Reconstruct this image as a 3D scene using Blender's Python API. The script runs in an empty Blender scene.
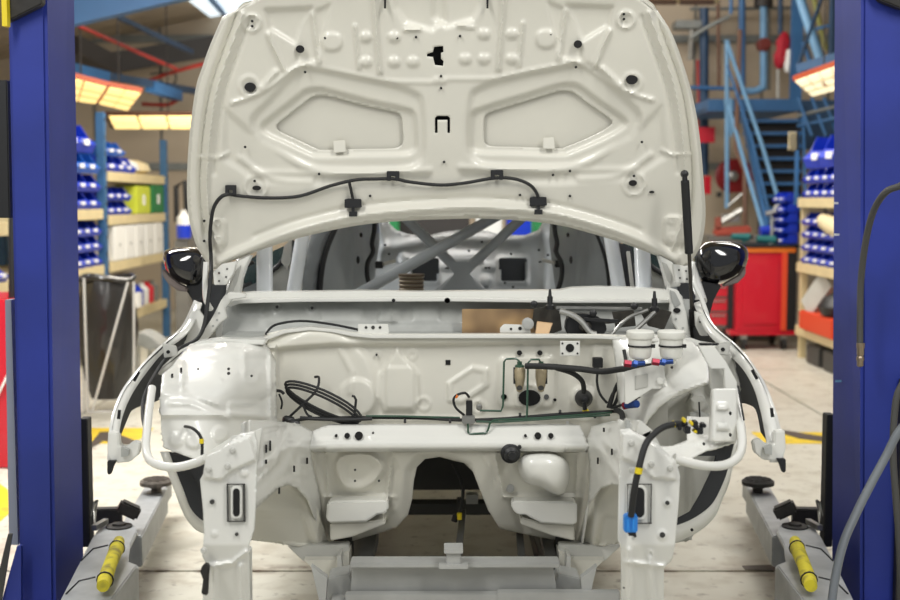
import bpy, bmesh, math, random
import numpy as np
from mathutils import Vector, Matrix
from mathutils.geometry import delaunay_2d_cdt
random.seed(7)
PI = math.pi
S = bpy.context.scene
C = S.collection

# ------------------------------------------------------------ camera
F = 1250.0            # focal length in pixels of the 900 px wide frame
EYE = 1.5
TP = 100.0 / F        # tangent of the downward pitch
cam_d = bpy.data.cameras.new('camera')
cam = bpy.data.objects.new('camera', cam_d)
C.objects.link(cam)
cam_d.sensor_width = 36.0
cam_d.lens = F * 36.0 / 900.0
cam.location = (0, 0, EYE)
cam.rotation_euler = (PI / 2 - math.atan(TP), 0, 0)
cam_d.clip_start = 0.05
cam_d.clip_end = 200
cam_d.dof.use_dof = True
cam_d.dof.focus_distance = 3.75
cam_d.dof.aperture_fstop = 2.9
S.camera = cam

# ------------------------------------------------------------ world and light
w = bpy.data.worlds.new('world')
S.world = w
w.use_nodes = True
bg = w.node_tree.nodes['Background']
bg.inputs[0].default_value = (0.92, 0.95, 1.0, 1)
bg.inputs[1].default_value = 0.37
S.view_settings.view_transform = 'Standard'
S.view_settings.look = 'None'
S.view_settings.gamma = 1
S.view_settings.use_curve_mapping = False
S.view_settings.exposure = 0.0


def area(name, loc, tgt, sx, sy, power, col=(1, 1, 1)):
    l = bpy.data.lights.new(name, 'AREA')
    l.shape = 'RECTANGLE'
    l.size, l.size_y = sx, sy
    l.energy = power
    l.color = col
    o = bpy.data.objects.new(name, l)
    C.objects.link(o)
    o.location = loc
    o.rotation_euler = (Vector(tgt) - Vector(loc)).to_track_quat('-Z', 'Y').to_euler()
    return o


# rows of workshop lamps under the roof, in front of, over and behind the car
area('hall_lamp_light', (-1.9, 1.0, 4.0), (-0.6, 3.8, 0.9), 0.5, 2.6, 92, (1, 0.98, 0.93))
area('hall_lamp_light', (1.9, 1.0, 4.0), (0.6, 3.8, 0.9), 0.5, 2.6, 92, (1, 0.98, 0.93))
area('hall_lamp_light', (-2.6, 6.0, 3.3), (-2.4, 6.2, 0), 0.5, 2.6, 185, (1, 0.985, 0.96))
area('hall_lamp_light', (2.6, 6.0, 3.3), (2.4, 6.2, 0), 0.5, 2.6, 62, (1, 0.97, 0.92))
area('hall_lamp_light', (-1.9, 11.0, 3.3), (-2.6, 11.4, 0), 2.4, 0.5, 100, (1, 0.93, 0.82))
area('hall_lamp_light', (2.0, 11.0, 3.6), (2.6, 11.6, 0), 2.4, 0.5, 110, (1, 0.95, 0.88))
area('hall_lamp_light', (2.0, 14.2, 4.4), (3.0, 16.0, 1.5), 2.4, 0.5, 70, (1, 0.95, 0.88))
area('hall_lamp_light', (0.0, 8.3, 3.2), (0.0, 8.3, 0), 2.4, 0.6, 60, (1, 0.97, 0.92))


# added fill lights without fixtures, brightening the left roof and back wall
area('roof_fill_light', (-2.2, 10.5, 3.0), (-2.4, 11.5, 6), 2.4, 0.5, 60, (1, 0.93, 0.82))
area('roof_fill_light', (-2.6, 13.9, 2.2), (-3.2, 17.0, 2.6), 2.0, 0.3, 26, (1, 0.93, 0.82))

# ------------------------------------------------------------ coordinates
def P(x, y, Y):
    """point on the viewing ray of photograph pixel x, y that is Y metres away"""
    a = (x - 450.0) / F
    b = -(y - 300.0) / F
    cp = 1 / math.sqrt(1 + TP * TP)
    sp = TP * cp
    dx, dy, dz = a, cp + b * sp, -sp + b * cp
    return Vector((dx * Y / dy, Y, EYE + dz * Y / dy))


def G(x, y, z):
    """same ray, at height z"""
    d = P(x, y, 1.0) - Vector((0, 0, EYE))
    t = (z - EYE) / d.z
    return Vector((d.x * t, t, z))


def catmull(pts, closed=False, n=5):
    pts = [tuple(p) for p in pts]
    m = len(pts)
    out = []
    rng = range(m if closed else m - 1)
    for i in rng:
        if closed:
            p = [pts[(i + k) % m] for k in (-1, 0, 1, 2)]
        else:
            p = [pts[max(0, min(m - 1, i + k))] for k in (-1, 0, 1, 2)]
        p = [np.array(q, float) for q in p]
        for j in range(n):
            t = j / n
            v = 0.5 * ((2 * p[1]) + (-p[0] + p[2]) * t + (2 * p[0] - 5 * p[1] + 4 * p[2] - p[3]) * t * t
                       + (-p[0] + 3 * p[1] - 3 * p[2] + p[3]) * t ** 3)
            out.append(tuple(v))
    if not closed:
        out.append(tuple(float(c) for c in pts[-1]))
    return out


# ------------------------------------------------------------ materials
def lin(c):
    return tuple(((v / 255.0) / 12.92 if v / 255.0 <= 0.04045 else ((v / 255.0 + 0.055) / 1.055) ** 2.4) for v in c)


MATS = {}


def mat(name, rgb, rough=0.5, metal=0.0, coat=0.0, noise=0.0, nscale=6.0, bump=0.0, bscale=60.0, emit=0.0,
        alpha=1.0, rgb2=None, trans=0.0, detail=4.0, lo=0.35, hi=0.7):
    m = bpy.data.materials.new(name)
    m.use_nodes = True
    nt = m.node_tree
    b = nt.nodes['Principled BSDF']
    col = lin(rgb)
    b.inputs['Base Color'].default_value = (*col, 1)
    b.inputs['Roughness'].default_value = rough
    b.inputs['Metallic'].default_value = metal
    b.inputs['Coat Weight'].default_value = coat
    b.inputs['Coat Roughness'].default_value = 0.08
    b.inputs['Alpha'].default_value = alpha
    b.inputs['Transmission Weight'].default_value = trans
    if emit:
        b.inputs['Emission Color'].default_value = (*col, 1)
        b.inputs['Emission Strength'].default_value = emit
    if noise or rgb2 or bump:
        tc = nt.nodes.new('ShaderNodeTexCoord')
    if noise or rgb2:
        nz = nt.nodes.new('ShaderNodeTexNoise')
        nz.inputs['Scale'].default_value = nscale
        nz.inputs['Detail'].default_value = detail
        nt.links.new(tc.outputs['Object'], nz.inputs['Vector'])
        rp = nt.nodes.new('ShaderNodeValToRGB')
        c2 = lin(rgb2) if rgb2 else tuple(v * (1 - noise) for v in col)
        rp.color_ramp.elements[0].color = (*c2, 1)
        rp.color_ramp.elements[1].color = (*col, 1)
        rp.color_ramp.elements[0].position = lo
        rp.color_ramp.elements[1].position = hi
        nt.links.new(nz.outputs['Fac'], rp.inputs['Fac'])
        nt.links.new(rp.outputs['Color'], b.inputs['Base Color'])
    if bump:
        n2 = nt.nodes.new('ShaderNodeTexNoise')
        n2.inputs['Scale'].default_value = bscale
        nt.links.new(tc.outputs['Object'], n2.inputs['Vector'])
        bp = nt.nodes.new('ShaderNodeBump')
        bp.inputs['Strength'].default_value = bump
        bp.inputs['Distance'].default_value = 0.01
        nt.links.new(n2.outputs['Fac'], bp.inputs['Height'])
        nt.links.new(bp.outputs['Normal'], b.inputs['Normal'])
    MATS[name] = m
    return m


WHITE = mat('white_paint', (226, 226, 220), 0.32, coat=0.5, noise=0.05, nscale=3, bump=0.0)
CREAM = mat('cream_white_paint', (220, 218, 207), 0.4, coat=0.3, noise=0.06, nscale=4)
BLUEGREY = mat('bluish_grey', (150, 156, 160), 0.42, coat=0.15, noise=0.18, nscale=5)  # plain bluish grey, clearly darker than the white body paint
PLENUM = mat('mid_grey', (178, 180, 176), 0.4, coat=0.2, noise=0.2, nscale=12)  # plain mid grey, darker than the white body paint
UNDER = mat('light_grey_paint', (196, 196, 190), 0.45, noise=0.1, nscale=7)
JIG = mat('jig_grey_paint', (172, 173, 170), 0.5, noise=0.15, nscale=9)
JIGDARK = mat('dark_jig_steel', (62, 62, 60), 0.5, noise=0.3, nscale=9)
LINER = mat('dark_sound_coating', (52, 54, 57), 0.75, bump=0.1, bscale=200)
BLACK = mat('black_plastic', (26, 27, 29), 0.45)
RUBBER = mat('black_rubber', (32, 33, 34), 0.65)
HOLE = mat('dark_cavity', (16, 16, 17), 0.8)
GLOSS = mat('gloss_black_paint', (14, 15, 18), 0.08, coat=1.0)
MAROON = mat('dark_translucent_mirror_lens', (120, 110, 105), 0.2)
GLASS = mat('tinted_glass', (52, 70, 72), 0.06, alpha=0.86)
STEEL = mat('bare_steel', (170, 170, 166), 0.35, metal=0.8, noise=0.25, nscale=20)
DSTEEL = mat('dark_oily_steel', (85, 82, 76), 0.45, metal=0.7, noise=0.4, nscale=25)
COPPER = mat('copper_foil', (214, 178, 132), 0.3, metal=0.6, rgb2=(128, 106, 84), nscale=9, lo=0.38, hi=0.66, detail=1.0)
SILVER = mat('silver_duct', (150, 140, 122), 0.4, metal=0.5)
GREENL = mat('green_brake_line', (44, 78, 60), 0.35, coat=0.3)
AMBER = mat('yellowed_filter_plastic', (172, 158, 128), 0.3, coat=0.4, noise=0.3, nscale=40)
TANK = mat('white_tank_plastic', (228, 228, 220), 0.45)
YEL = mat('yellow_plastic', (228, 205, 30), 0.5)
BLUEC = mat('light_blue_plastic', (48, 140, 225), 0.4)
BLUEF = mat('anodised_blue', (34, 66, 132), 0.35, metal=0.5)
REDF = mat('anodised_red', (128, 26, 48), 0.35, metal=0.5)
POST = mat('deep_blue_enamel', (34, 53, 150), 0.6, rgb2=(25, 44, 126), nscale=2.5, bump=0.04, bscale=12)
POSTG = mat('grey_rail_paint', (128, 134, 150), 0.4)
ARM = mat('lift_arm_grey', (174, 177, 178), 0.45, noise=0.25, nscale=11)
ARMD = mat('lift_iron_dark', (50, 48, 46), 0.6, metal=0.3, noise=0.4, nscale=30)
PADM = mat('worn_lift_pad_rubber', (128, 120, 110), 0.8, rgb2=(80, 74, 68), nscale=45)
SLEEVE = mat('yellow_foam_sleeve', (222, 208, 50), 0.8, rgb2=(150, 138, 60), nscale=18, lo=0.3, hi=0.52, bump=0.3, bscale=50)
HOSEG = mat('grey_air_hose', (112, 118, 124), 0.5)
HOSED = mat('dark_rubber_hose', (74, 74, 72), 0.6)
BRASS = mat('worn_brass', (160, 145, 125), 0.35, metal=0.8)
BIN = mat('blue_bin_plastic', (20, 54, 190), 0.35, coat=0.3)
BIN2 = mat('light_blue_bin_plastic', (30, 95, 190), 0.35, coat=0.3)
PAPER = mat('white_paper', (232, 232, 228), 0.7)
BOARD = mat('cream_shelf_enamel', (222, 205, 160), 0.5, noise=0.1)
RACKB = mat('rack_blue_paint', (58, 104, 146), 0.45, noise=0.2, nscale=8)
STEELB = mat('steelwork_blue', (54, 104, 154), 0.5, noise=0.2, nscale=3)
STEELBP = mat('pale_steelwork_blue', (112, 158, 196), 0.5, noise=0.1)
STEELBD = mat('dark_steelwork_blue', (40, 70, 102), 0.5, noise=0.2)
REDP = mat('red_pipe_paint', (176, 50, 42), 0.5, noise=0.15)
GREYP = mat('grey_pipe', (120, 124, 122), 0.5, noise=0.2)
BROWNP = mat('brown_pipe', (105, 76, 60), 0.6)
LAMPF = mat('orange_lamp_housing', (185, 82, 45), 0.5)
LAMPD = mat('dark_lamp_housing', (75, 45, 30), 0.5)
LAMPE = mat('lit_tube_diffuser', (255, 226, 150), 0.5, emit=1.15)
LAMPW = mat('lit_white_tube', (255, 240, 200), 0.5, emit=1.1)
SKY = mat('skylight_pane', (225, 240, 250), 0.4, emit=1.0)
REDC = mat('red_cabinet_enamel', (196, 16, 42), 0.35, coat=0.4)
ORANGE = mat('orange_trim', (232, 120, 30), 0.5)
ORANGER = mat('orange_red_crate', (216, 72, 36), 0.5)
REEL = mat('dark_red_reel', (128, 20, 26), 0.4)
YBOX = mat('lime_yellow_box', (196, 206, 62), 0.55)
GBOX = mat('green_box', (28, 120, 66), 0.55)
BAG = mat('black_bin_bag', (42, 40, 38), 0.28, coat=0.3, bump=0.9, bscale=9)
GREYM = mat('machine_grey', (120, 118, 112), 0.5, noise=0.2)
TEAL = mat('teal_tool_plastic', (30, 105, 105), 0.5)
CREAMF = mat('beige_cloth', (220, 205, 165), 0.8, bump=0.3)
REDBAG = mat('red_cloth', (168, 22, 42), 0.7, bump=0.4, bscale=20)
WALLM = mat('beige_cladding', (184, 170, 150), 0.7, noise=0.12, nscale=1.2)
ROOFM = mat('roof_deck_metal', (176, 163, 144), 0.6, noise=0.25, nscale=2.0)
RAFT = mat('dark_rafter_steel', (48, 44, 42), 0.6)


def concrete():
    m = bpy.data.materials.new('worn_concrete')
    m.use_nodes = True
    nt = m.node_tree
    b = nt.nodes['Principled BSDF']
    tc = nt.nodes.new('ShaderNodeTexCoord')

    def nz(sc, det, lo, hi):
        n = nt.nodes.new('ShaderNodeTexNoise')
        n.inputs['Scale'].default_value = sc
        n.inputs['Detail'].default_value = det
        nt.links.new(tc.outputs['Object'], n.inputs['Vector'])
        r = nt.nodes.new('ShaderNodeMapRange')
        r.inputs['From Min'].default_value = lo
        r.inputs['From Max'].default_value = hi
        nt.links.new(n.outputs['Fac'], r.inputs['Value'])
        return r.outputs['Result']

    def mix(a, bb, fac):
        x = nt.nodes.new('ShaderNodeMix')
        x.data_type = 'RGBA'
        nt.links.new(fac, x.inputs[0])
        for s, v in ((6, a), (7, bb)):
            if isinstance(v, tuple):
                x.inputs[s].default_value = (*v, 1)
            else:
                nt.links.new(v, x.inputs[s])
        return x.outputs[2]
    c1 = mix(lin((196, 192, 176)), lin((218, 216, 203)), nz(1.1, 5, 0.3, 0.7))
    c2 = mix(c1, lin((170, 162, 144)), nz(7.0, 9, 0.5, 0.85))
    c3 = mix(c2, lin((112, 100, 88)), nz(16.0, 7, 0.6, 0.78))
    # worn, dirty band along the joint that crosses under the car
    sx = nt.nodes.new('ShaderNodeSeparateXYZ')
    nt.links.new(tc.outputs['Object'], sx.inputs[0])

    def mth(op, a, bb):
        n = nt.nodes.new('ShaderNodeMath')
        n.operation = op
        for k, v in enumerate((a, bb)):
            if isinstance(v, (int, float)):
                n.inputs[k].default_value = v
            else:
                nt.links.new(v, n.inputs[k])
        return n.outputs[0]
    dist = mth('ABSOLUTE', mth('ADD', mth('ADD', sx.outputs[1], 3.03), mth('MULTIPLY', mth('SUBTRACT', nz(2.0, 3, 0, 1), 0.5), 0.25)), 0)
    near = mth('MAXIMUM', mth('SUBTRACT', 1.0, mth('DIVIDE', dist, 0.07)), 0.0)
    band = mth('MULTIPLY', near, nz(9.0, 6, 0.42, 0.62))
    c4 = mix(c3, lin((112, 98, 82)), band)
    wide = mth('MAXIMUM', mth('SUBTRACT', 1.0, mth('DIVIDE', dist, 0.9)), 0.0)
    c5 = mix(c4, lin((158, 142, 122)), mth('MULTIPLY', mth('MULTIPLY', wide, 0.5), nz(3.5, 8, 0.45, 0.75)))
    nt.links.new(c5, b.inputs['Base Color'])
    b.inputs['Roughness'].default_value = 0.42
    bp = nt.nodes.new('ShaderNodeBump')
    bp.inputs['Strength'].default_value = 0.15
    nt.links.new(nz(30, 5, 0, 1), bp.inputs['Height'])
    nt.links.new(bp.outputs['Normal'], b.inputs['Normal'])
    return m


FLOOR = concrete()
FYEL = mat('yellow_floor_paint', (228, 196, 40), 0.5, rgb2=(196, 168, 60), nscale=9, lo=0.3, hi=0.5)
FBLK = mat('dark_floor_paint', (82, 72, 62), 0.5, noise=0.2, nscale=9)
JOINT = mat('floor_joint_filler', (96, 84, 72), 0.9, noise=0.4, nscale=20)


# ------------------------------------------------------------ object helpers
def tag(o, label=None, cat=None, group=None, kind=None):
    if label:
        o['label'] = label
    if cat:
        o['category'] = cat
    if group:
        o['group'] = group
    if kind:
        o['kind'] = kind
    return o


def empty(name, loc=(0, 0, 0), label=None, cat=None, group=None, kind=None, rz=0):
    o = bpy.data.objects.new(name, None)
    o.empty_display_size = 0.1
    C.objects.link(o)
    o.location = loc
    o.rotation_euler = (0, 0, rz)
    return tag(o, label, cat, group, kind)


def rootloc(o):
    while o is not None and o.parent is not None:
        o = o.parent
    return Vector(o.location) if o is not None else Vector((0, 0, 0))


def finish(name, verts, faces, m, parent=None, angle=38, smooth=True, bevel=0.0, solid=0.0, origin=None):
    """link one mesh object; verts are world points, stored relative to the root of parent"""
    o0 = rootloc(parent) if parent is not None else (Vector(origin) if origin is not None else None)
    if o0 is None:
        a = np.array([tuple(v) for v in verts])
        o0 = Vector(((a[:, 0].min() + a[:, 0].max()) / 2, (a[:, 1].min() + a[:, 1].max()) / 2, a[:, 2].min()))
    me = bpy.data.meshes.new(name)
    me.from_pydata([tuple(Vector(v) - o0) for v in verts], [], [tuple(f) for f in faces])
    me.materials.append(m)
    me.validate()
    bm = bmesh.new()
    bm.from_mesh(me)
    bmesh.ops.recalc_face_normals(bm, faces=bm.faces)
    if bevel:
        es = [e for e in bm.edges if len(e.link_faces) == 2 and e.calc_face_angle(0) > 0.6]
        bmesh.ops.bevel(bm, geom=es, offset=bevel, segments=2, affect='EDGES', clamp_overlap=True)
    th = math.radians(angle)
    for f in bm.faces:
        f.smooth = smooth
    for e in bm.edges:
        if len(e.link_faces) == 2 and e.calc_face_angle(0) > th:
            e.smooth = False
    bm.to_mesh(me)
    bm.free()
    o = bpy.data.objects.new(name, me)
    C.objects.link(o)
    if parent is not None:
        o.parent = parent
    else:
        o.location = o0
    if solid:
        md = o.modifiers.new('solid', 'SOLIDIFY')
        md.thickness = abs(solid)
        md.offset = -1 if solid > 0 else 1
    return o


class MB:
    def __init__(s):
        s.v, s.f = [], []

    def add(s, vs, fs):
        n = len(s.v)
        s.v += [Vector(q) for q in vs]
        s.f += [tuple(i + n for i in f) for f in fs]
        return s

    def box(s, c, size, rot=None):
        c = Vector(c)
        hx, hy, hz = (d / 2 for d in size)
        vs = [Vector((x, y, z)) for x in (-hx, hx) for y in (-hy, hy) for z in (-hz, hz)]
        if rot is not None:
            vs = [rot @ q for q in vs]
        return s.add([c + q for q in vs], [(0, 1, 3, 2), (4, 6, 7, 5), (0, 4, 5, 1), (2, 3, 7, 6), (0, 2, 6, 4), (1, 5, 7, 3)])

    def bb(s, a, b):
        a, b = Vector(a), Vector(b)
        return s.box((a + b) / 2, [abs(b[i] - a[i]) for i in range(3)])

    def beam(s, a, b, wd, ht, up=(0, 0, 1)):
        a, b = Vector(a), Vector(b)
        d = b - a
        L = d.length
        y = d.normalized()
        x = y.cross(Vector(up))
        if x.length < 1e-4:
            x = Vector((1, 0, 0))
        x.normalize()
        z = x.cross(y)
        R = Matrix((x, y, z)).transposed()
        return s.box((a + b) / 2, (wd, L, ht), R)

    def pbox(s, x0, y0, x1, y1, Y, d):
        """box whose front face covers a pixel rectangle at distance Y; d deep"""
        p, q = P(x0, y1, Y), P(x1, y0, Y)
        return s.bb((p.x, Y, p.z), (q.x, Y + d, q.z))

    def prism(s, pts, off):
        """closed 3D outline extruded by the vector off"""
        n = len(pts)
        off = Vector(off)
        vs = [Vector(p) for p in pts] + [Vector(p) + off for p in pts]
        fs = [tuple(range(n)), tuple(range(2 * n - 1, n - 1, -1))]
        fs += [(i, (i + 1) % n, n + (i + 1) % n, n + i) for i in range(n)]
        return s.add(vs, fs)

    def tube(s, pts, r, seg=8, cap=True):
        pts = [Vector(p) for p in pts]
        n = len(pts)
        rs = r if isinstance(r, (list, tuple)) else [r] * n
        t0 = (pts[1] - pts[0]).normalized()
        ref = Vector((0, 0, 1)) if abs(t0.z) < 0.9 else Vector((1, 0, 0))
        nx = t0.cross(ref).normalized()
        vs = []
        for i in range(n):
            a = pts[max(0, i - 1)]
            b = pts[min(n - 1, i + 1)]
            t = (b - a)
            t = t.normalized() if t.length > 1e-9 else t0
            nx = (nx - t * nx.dot(t))
            nx = nx.normalized() if nx.length > 1e-6 else t.orthogonal().normalized()
            ny = t.cross(nx)
            for k in range(seg):
                an = 2 * PI * k / seg
                vs.append(pts[i] + (nx * math.cos(an) + ny * math.sin(an)) * rs[i])
        fs = []
        for i in range(n - 1):
            for k in range(seg):
                k2 = (k + 1) % seg
                fs.append((i * seg + k, i * seg + k2, (i + 1) * seg + k2, (i + 1) * seg + k))
        if cap:
            fs.append(tuple(range(seg - 1, -1, -1)))
            fs.append(tuple((n - 1) * seg + k for k in range(seg)))
        return s.add(vs, fs)

    def lathe(s, c, axis, prof, seg=20):
        """prof: list of (radius, offset along axis)"""
        ax = Vector(axis).normalized()
        pts = [Vector(c) + ax * h for r, h in prof]
        nx = ax.orthogonal().normalized()
        ny = ax.cross(nx)
        vs = []
        for p, (r, h) in zip(pts, prof):
            for k in range(seg):
                an = 2 * PI * k / seg
                vs.append(p + (nx * math.cos(an) + ny * math.sin(an)) * max(r, 1e-4))
        fs = []
        for i in range(len(prof) - 1):
            for k in range(seg):
                k2 = (k + 1) % seg
                fs.append((i * seg + k, i * seg + k2, (i + 1) * seg + k2, (i + 1) * seg + k))
        fs.append(tuple(range(seg - 1, -1, -1)))
        fs.append(tuple((len(prof) - 1) * seg + k for k in range(seg)))
        return s.add(vs, fs)

    def build(s, name, m, parent=None, **k):
        return finish(name, s.v, s.f, m, parent, **k)


# ---- pressed sheet panels
def inside(pts, poly):
    x, y = pts[:, 0], pts[:, 1]
    r = np.zeros(len(pts), bool)
    n = len(poly)
    for i in range(n):
        x1, y1 = poly[i]
        x2, y2 = poly[(i + 1) % n]
        if y1 == y2:
            continue
        c = ((y1 > y) != (y2 > y)) & (x < (x2 - x1) * (y - y1) / (y2 - y1) + x1)
        r ^= c
    return r


def segdist(pts, poly, closed=True):
    d = np.full(len(pts), 1e9)
    n = len(poly)
    for i in range(n if closed else n - 1):
        a = np.array(poly[i], float)
        b = np.array(poly[(i + 1) % n], float)
        ab = b - a
        L = max(ab @ ab, 1e-9)
        t = np.clip(((pts - a) @ ab) / L, 0, 1)
        q = a + t[:, None] * ab
        d = np.minimum(d, np.hypot(*(pts - q).T))
    return d


def sstep(t):
    t = np.clip(t, 0, 1)
    return t * t * (3 - 2 * t)


def relief(pts, feats):
    h = np.zeros(len(pts))
    for f in feats:
        k = f[0]
        if k == 'poly':
            _, poly, amt, soft = f
            d = segdist(pts, poly)
            d = np.where(inside(pts, poly), d, -d)
            h += amt * sstep(d / soft + 0.5)
        elif k == 'circ':
            _, x, y, r, amt, soft = f
            d = r - np.hypot(pts[:, 0] - x, pts[:, 1] - y)
            h += amt * sstep(d / soft + 0.5)
        elif k == 'line':
            _, pl, wd, amt = f
            d = segdist(pts, pl, False)
            h += amt * np.exp(-(d / wd) ** 2)
        elif k == 'ring':
            _, x, y, r, wd, amt = f
            d = np.abs(r - np.hypot(pts[:, 0] - x, pts[:, 1] - y))
            h += amt * np.exp(-(d / wd) ** 2)
        elif k == 'dome':
            _, x, y, rx, ry, amt = f
            q = ((pts[:, 0] - x) / rx) ** 2 + ((pts[:, 1] - y) / ry) ** 2
            h += amt * np.where(q < 1, (1 - np.minimum(q, 1)) ** 0.7, 0)
    return h


def tps(ctrl):
    """smooth distance map through control points (x, y, distance), interpolated in 1/distance"""
    c = np.array(ctrl, float)
    n = len(c)
    X = c[:, :2] / 100.0
    v = 1 / c[:, 2]
    if n == 1:
        return lambda p: np.full(len(p), c[0, 2])

    def phi(r):
        return np.where(r > 1e-9, r * r * np.log(r + 1e-12), 0)
    if n < 4:
        A = np.c_[np.ones(n), X]
        co = np.linalg.lstsq(A, v, rcond=None)[0]
        return lambda p: 1 / (np.c_[np.ones(len(p)), p / 100.0] @ co)
    K = phi(np.hypot(X[:, None, 0] - X[None, :, 0], X[:, None, 1] - X[None, :, 1])) + np.eye(n) * 0.01
    Q = np.c_[np.ones(n), X]
    A = np.block([[K, Q], [Q.T, np.zeros((3, 3))]])
    s = np.linalg.lstsq(A, np.r_[v, 0, 0, 0], rcond=None)[0]

    def fn(p):
        q = p / 100.0
        r = np.hypot(q[:, None, 0] - X[None, :, 0], q[:, None, 1] - X[None, :, 1])
        return 1 / (phi(r) @ s[:n] + np.c_[np.ones(len(p)), q] @ s[n:])
    return fn


def densify(poly, step):
    out = []
    n = len(poly)
    for i in range(n):
        a = np.array(poly[i], float)
        b = np.array(poly[(i + 1) % n], float)
        k = max(1, int(round(np.hypot(*(b - a)) / step)))
        for j in range(k):
            out.append(tuple(a + (b - a) * j / k))
    return out


def ellipse(x, y, rx, ry=None, n=14):
    ry = ry or rx
    return [(x + rx * math.cos(2 * PI * i / n), y + ry * math.sin(2 * PI * i / n)) for i in range(n)]


def rrect(x0, y0, x1, y1, r, n=3):
    out = []
    for cx, cy, a0 in ((x1 - r, y0 + r, -PI / 2), (x1 - r, y1 - r, 0), (x0 + r, y1 - r, PI / 2), (x0 + r, y0 + r, PI)):
        for i in range(n + 1):
            a = a0 + PI / 2 * i / n
            out.append((cx + r * math.cos(a), cy + r * math.sin(a)))
    return out


def stamped(name, outline, depth, m, parent, feats=(), holes=(), step=4.0, thick=0.006, angle=55, gain=1.0, fine=0.66):
    """pressed sheet-metal panel: outline and relief given in photograph pixels on a surface at real distances"""
    step *= fine if feats else 1.0
    if not callable(depth):
        depth = tps(depth if isinstance(depth, list) else [(0, 0, depth)])
    ol = densify(outline, step)
    hl = [densify(h, min(step, 3.0)) for h in holes]
    a = np.array(ol)
    xs = np.arange(a[:, 0].min(), a[:, 0].max(), step)
    ys = np.arange(a[:, 1].min(), a[:, 1].max(), step)
    gx, gy = np.meshgrid(xs, ys)
    gx = gx + (np.arange(len(ys)) % 2)[:, None] * step / 2
    g = np.c_[gx.ravel(), gy.ravel()]
    keep = inside(g, ol) & (segdist(g, ol) > step * 0.45)
    for h in hl:
        keep &= ~(inside(g, h) | (segdist(g, h) < min(step, 3.0) * 0.45))
    g = g[keep]
    vs = list(ol)
    es = [(i, (i + 1) % len(ol)) for i in range(len(ol))]
    for h in hl:
        n0 = len(vs)
        vs += h
        es += [(n0 + i, n0 + (i + 1) % len(h)) for i in range(len(h))]
    vs += [tuple(q) for q in g]
    V, E, T, _, _, _ = delaunay_2d_cdt([Vector(q) for q in vs], es, [], 0, 1e-5)
    V = np.array([tuple(q) for q in V])
    T = np.array([tuple(t) for t in T if len(t) == 3])
    cen = V[T].mean(axis=1)
    ok = inside(cen, ol)
    for h in hl:
        ok &= ~inside(cen, h)
    T = T[ok]
    Y = depth(V) - relief(V, feats) * gain
    pts = [P(V[i, 0], V[i, 1], Y[i]) for i in range(len(V))]
    o = finish(name, pts, [tuple(int(q) for q in t) for t in T], m, parent, angle=angle)
    me = o.data
    # make all normals face the camera side, then thicken away from it
    if sum(p.normal.y * p.area for p in me.polygons) > 0:
        me.flip_normals()
    md = o.modifiers.new('solid', 'SOLIDIFY')
    md.thickness = thick
    md.offset = -1
    return o


def cable(name, pts, rpx, m, parent, seg=8, n=5, straight=False, **k):
    """pts are (pixel x, pixel y, distance)"""
    pp = pts if straight else catmull(pts, n=n)
    Ym = sum(p[2] for p in pts) / len(pts)
    return MB().tube([P(*p) for p in pp], rpx * Ym / F, seg).build(name, m, parent, **k)


def plate(name, poly, Y, d, m, parent, bevel=0.0015, Yb=None):
    """flat plate: pixel outline at distance Y (number or function), d thick"""
    fn = Y if callable(Y) else (lambda x, y: Y)
    return MB().prism([P(x, y, fn(x, y)) for x, y in poly], (0, d, 0)).build(name, m, parent, bevel=bevel)


def disc(name, x, y, rx, Y, m, parent, ry=None, d=0.004, n=16):
    return MB().prism([P(a, b, Y) for a, b in ellipse(x, y, rx, ry, n)], (0, d, 0)).build(name, m, parent)


def copy_tree(o, parent=None):
    c = o.copy()
    C.objects.link(c)
    c.parent = parent
    for ch in list(o.children):
        copy_tree(ch, c)
    return c

# ============================================================ the car body
car = empty('car_body', (0, 4.2, 0.35), 'stripped white car body with its bonnet raised, standing on a grey jig', 'car')
mx = lambda pts, c=446.0: [(2 * c - p[0],) + tuple(p[1:]) for p in pts]

# ---------------- bonnet
def hoodY(p):
    x, y = p[:, 0], p[:, 1]
    t = (285 - y) / 305.0
    return 4.22 - 0.36 * t + 0.075 * (1 - ((x - 447) / 255.0) ** 2) * (0.4 + 0.6 * t) - 0.02 * np.clip((35 - y) / 60.0, 0, 1) ** 2


hoodYs = lambda x, y: float(hoodY(np.array([[x, y]], float))[0])
hood_out = catmull([(225, 18), (213, 45), (204, 70), (198, 90), (192, 135), (189.6, 180), (191, 215), (198, 243), (206, 258)], n=4) + \
    [(214, 269), (219, 268)] + \
    catmull([(222, 265), (255, 251), (294, 238), (345, 226), (390, 220), (450, 217), (490, 217), (550, 222), (598, 234), (640, 248), (672, 262)], n=3) + \
    [(680, 267), (688, 264)] + \
    catmull([(690, 260), (699, 243), (703, 215), (701, 180), (698, 144), (693, 110), (684, 75), (670, 36), (655, 12)], n=4) + \
    catmull([(637, -2), (600, -14), (520, -21), (445, -23), (360, -21), (300, -16), (262, -2)], n=3)
hexL = catmull([(279, 131), (277, 125), (281, 121), (304, 103), (312, 97), (322, 95.5), (332, 97), (362, 105), (394, 112), (400, 115),
                (402, 121), (403, 141), (400, 146), (392, 148.5), (360, 149), (325, 150), (316, 148.5), (300, 141)], True, 3)
hexR = catmull([(611, 120), (608, 127), (590, 137), (566, 147), (558, 148.5), (520, 147), (494, 146.5), (486, 144), (484, 138), (484, 121),
                (486, 115), (494, 111), (530, 100), (556, 92), (566, 91), (574, 93), (590, 105)], True, 3)
grow = lambda poly, cx, cy, s: [(cx + (x - cx) * s, cy + (y - cy) * s) for x, y in poly]
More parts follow.
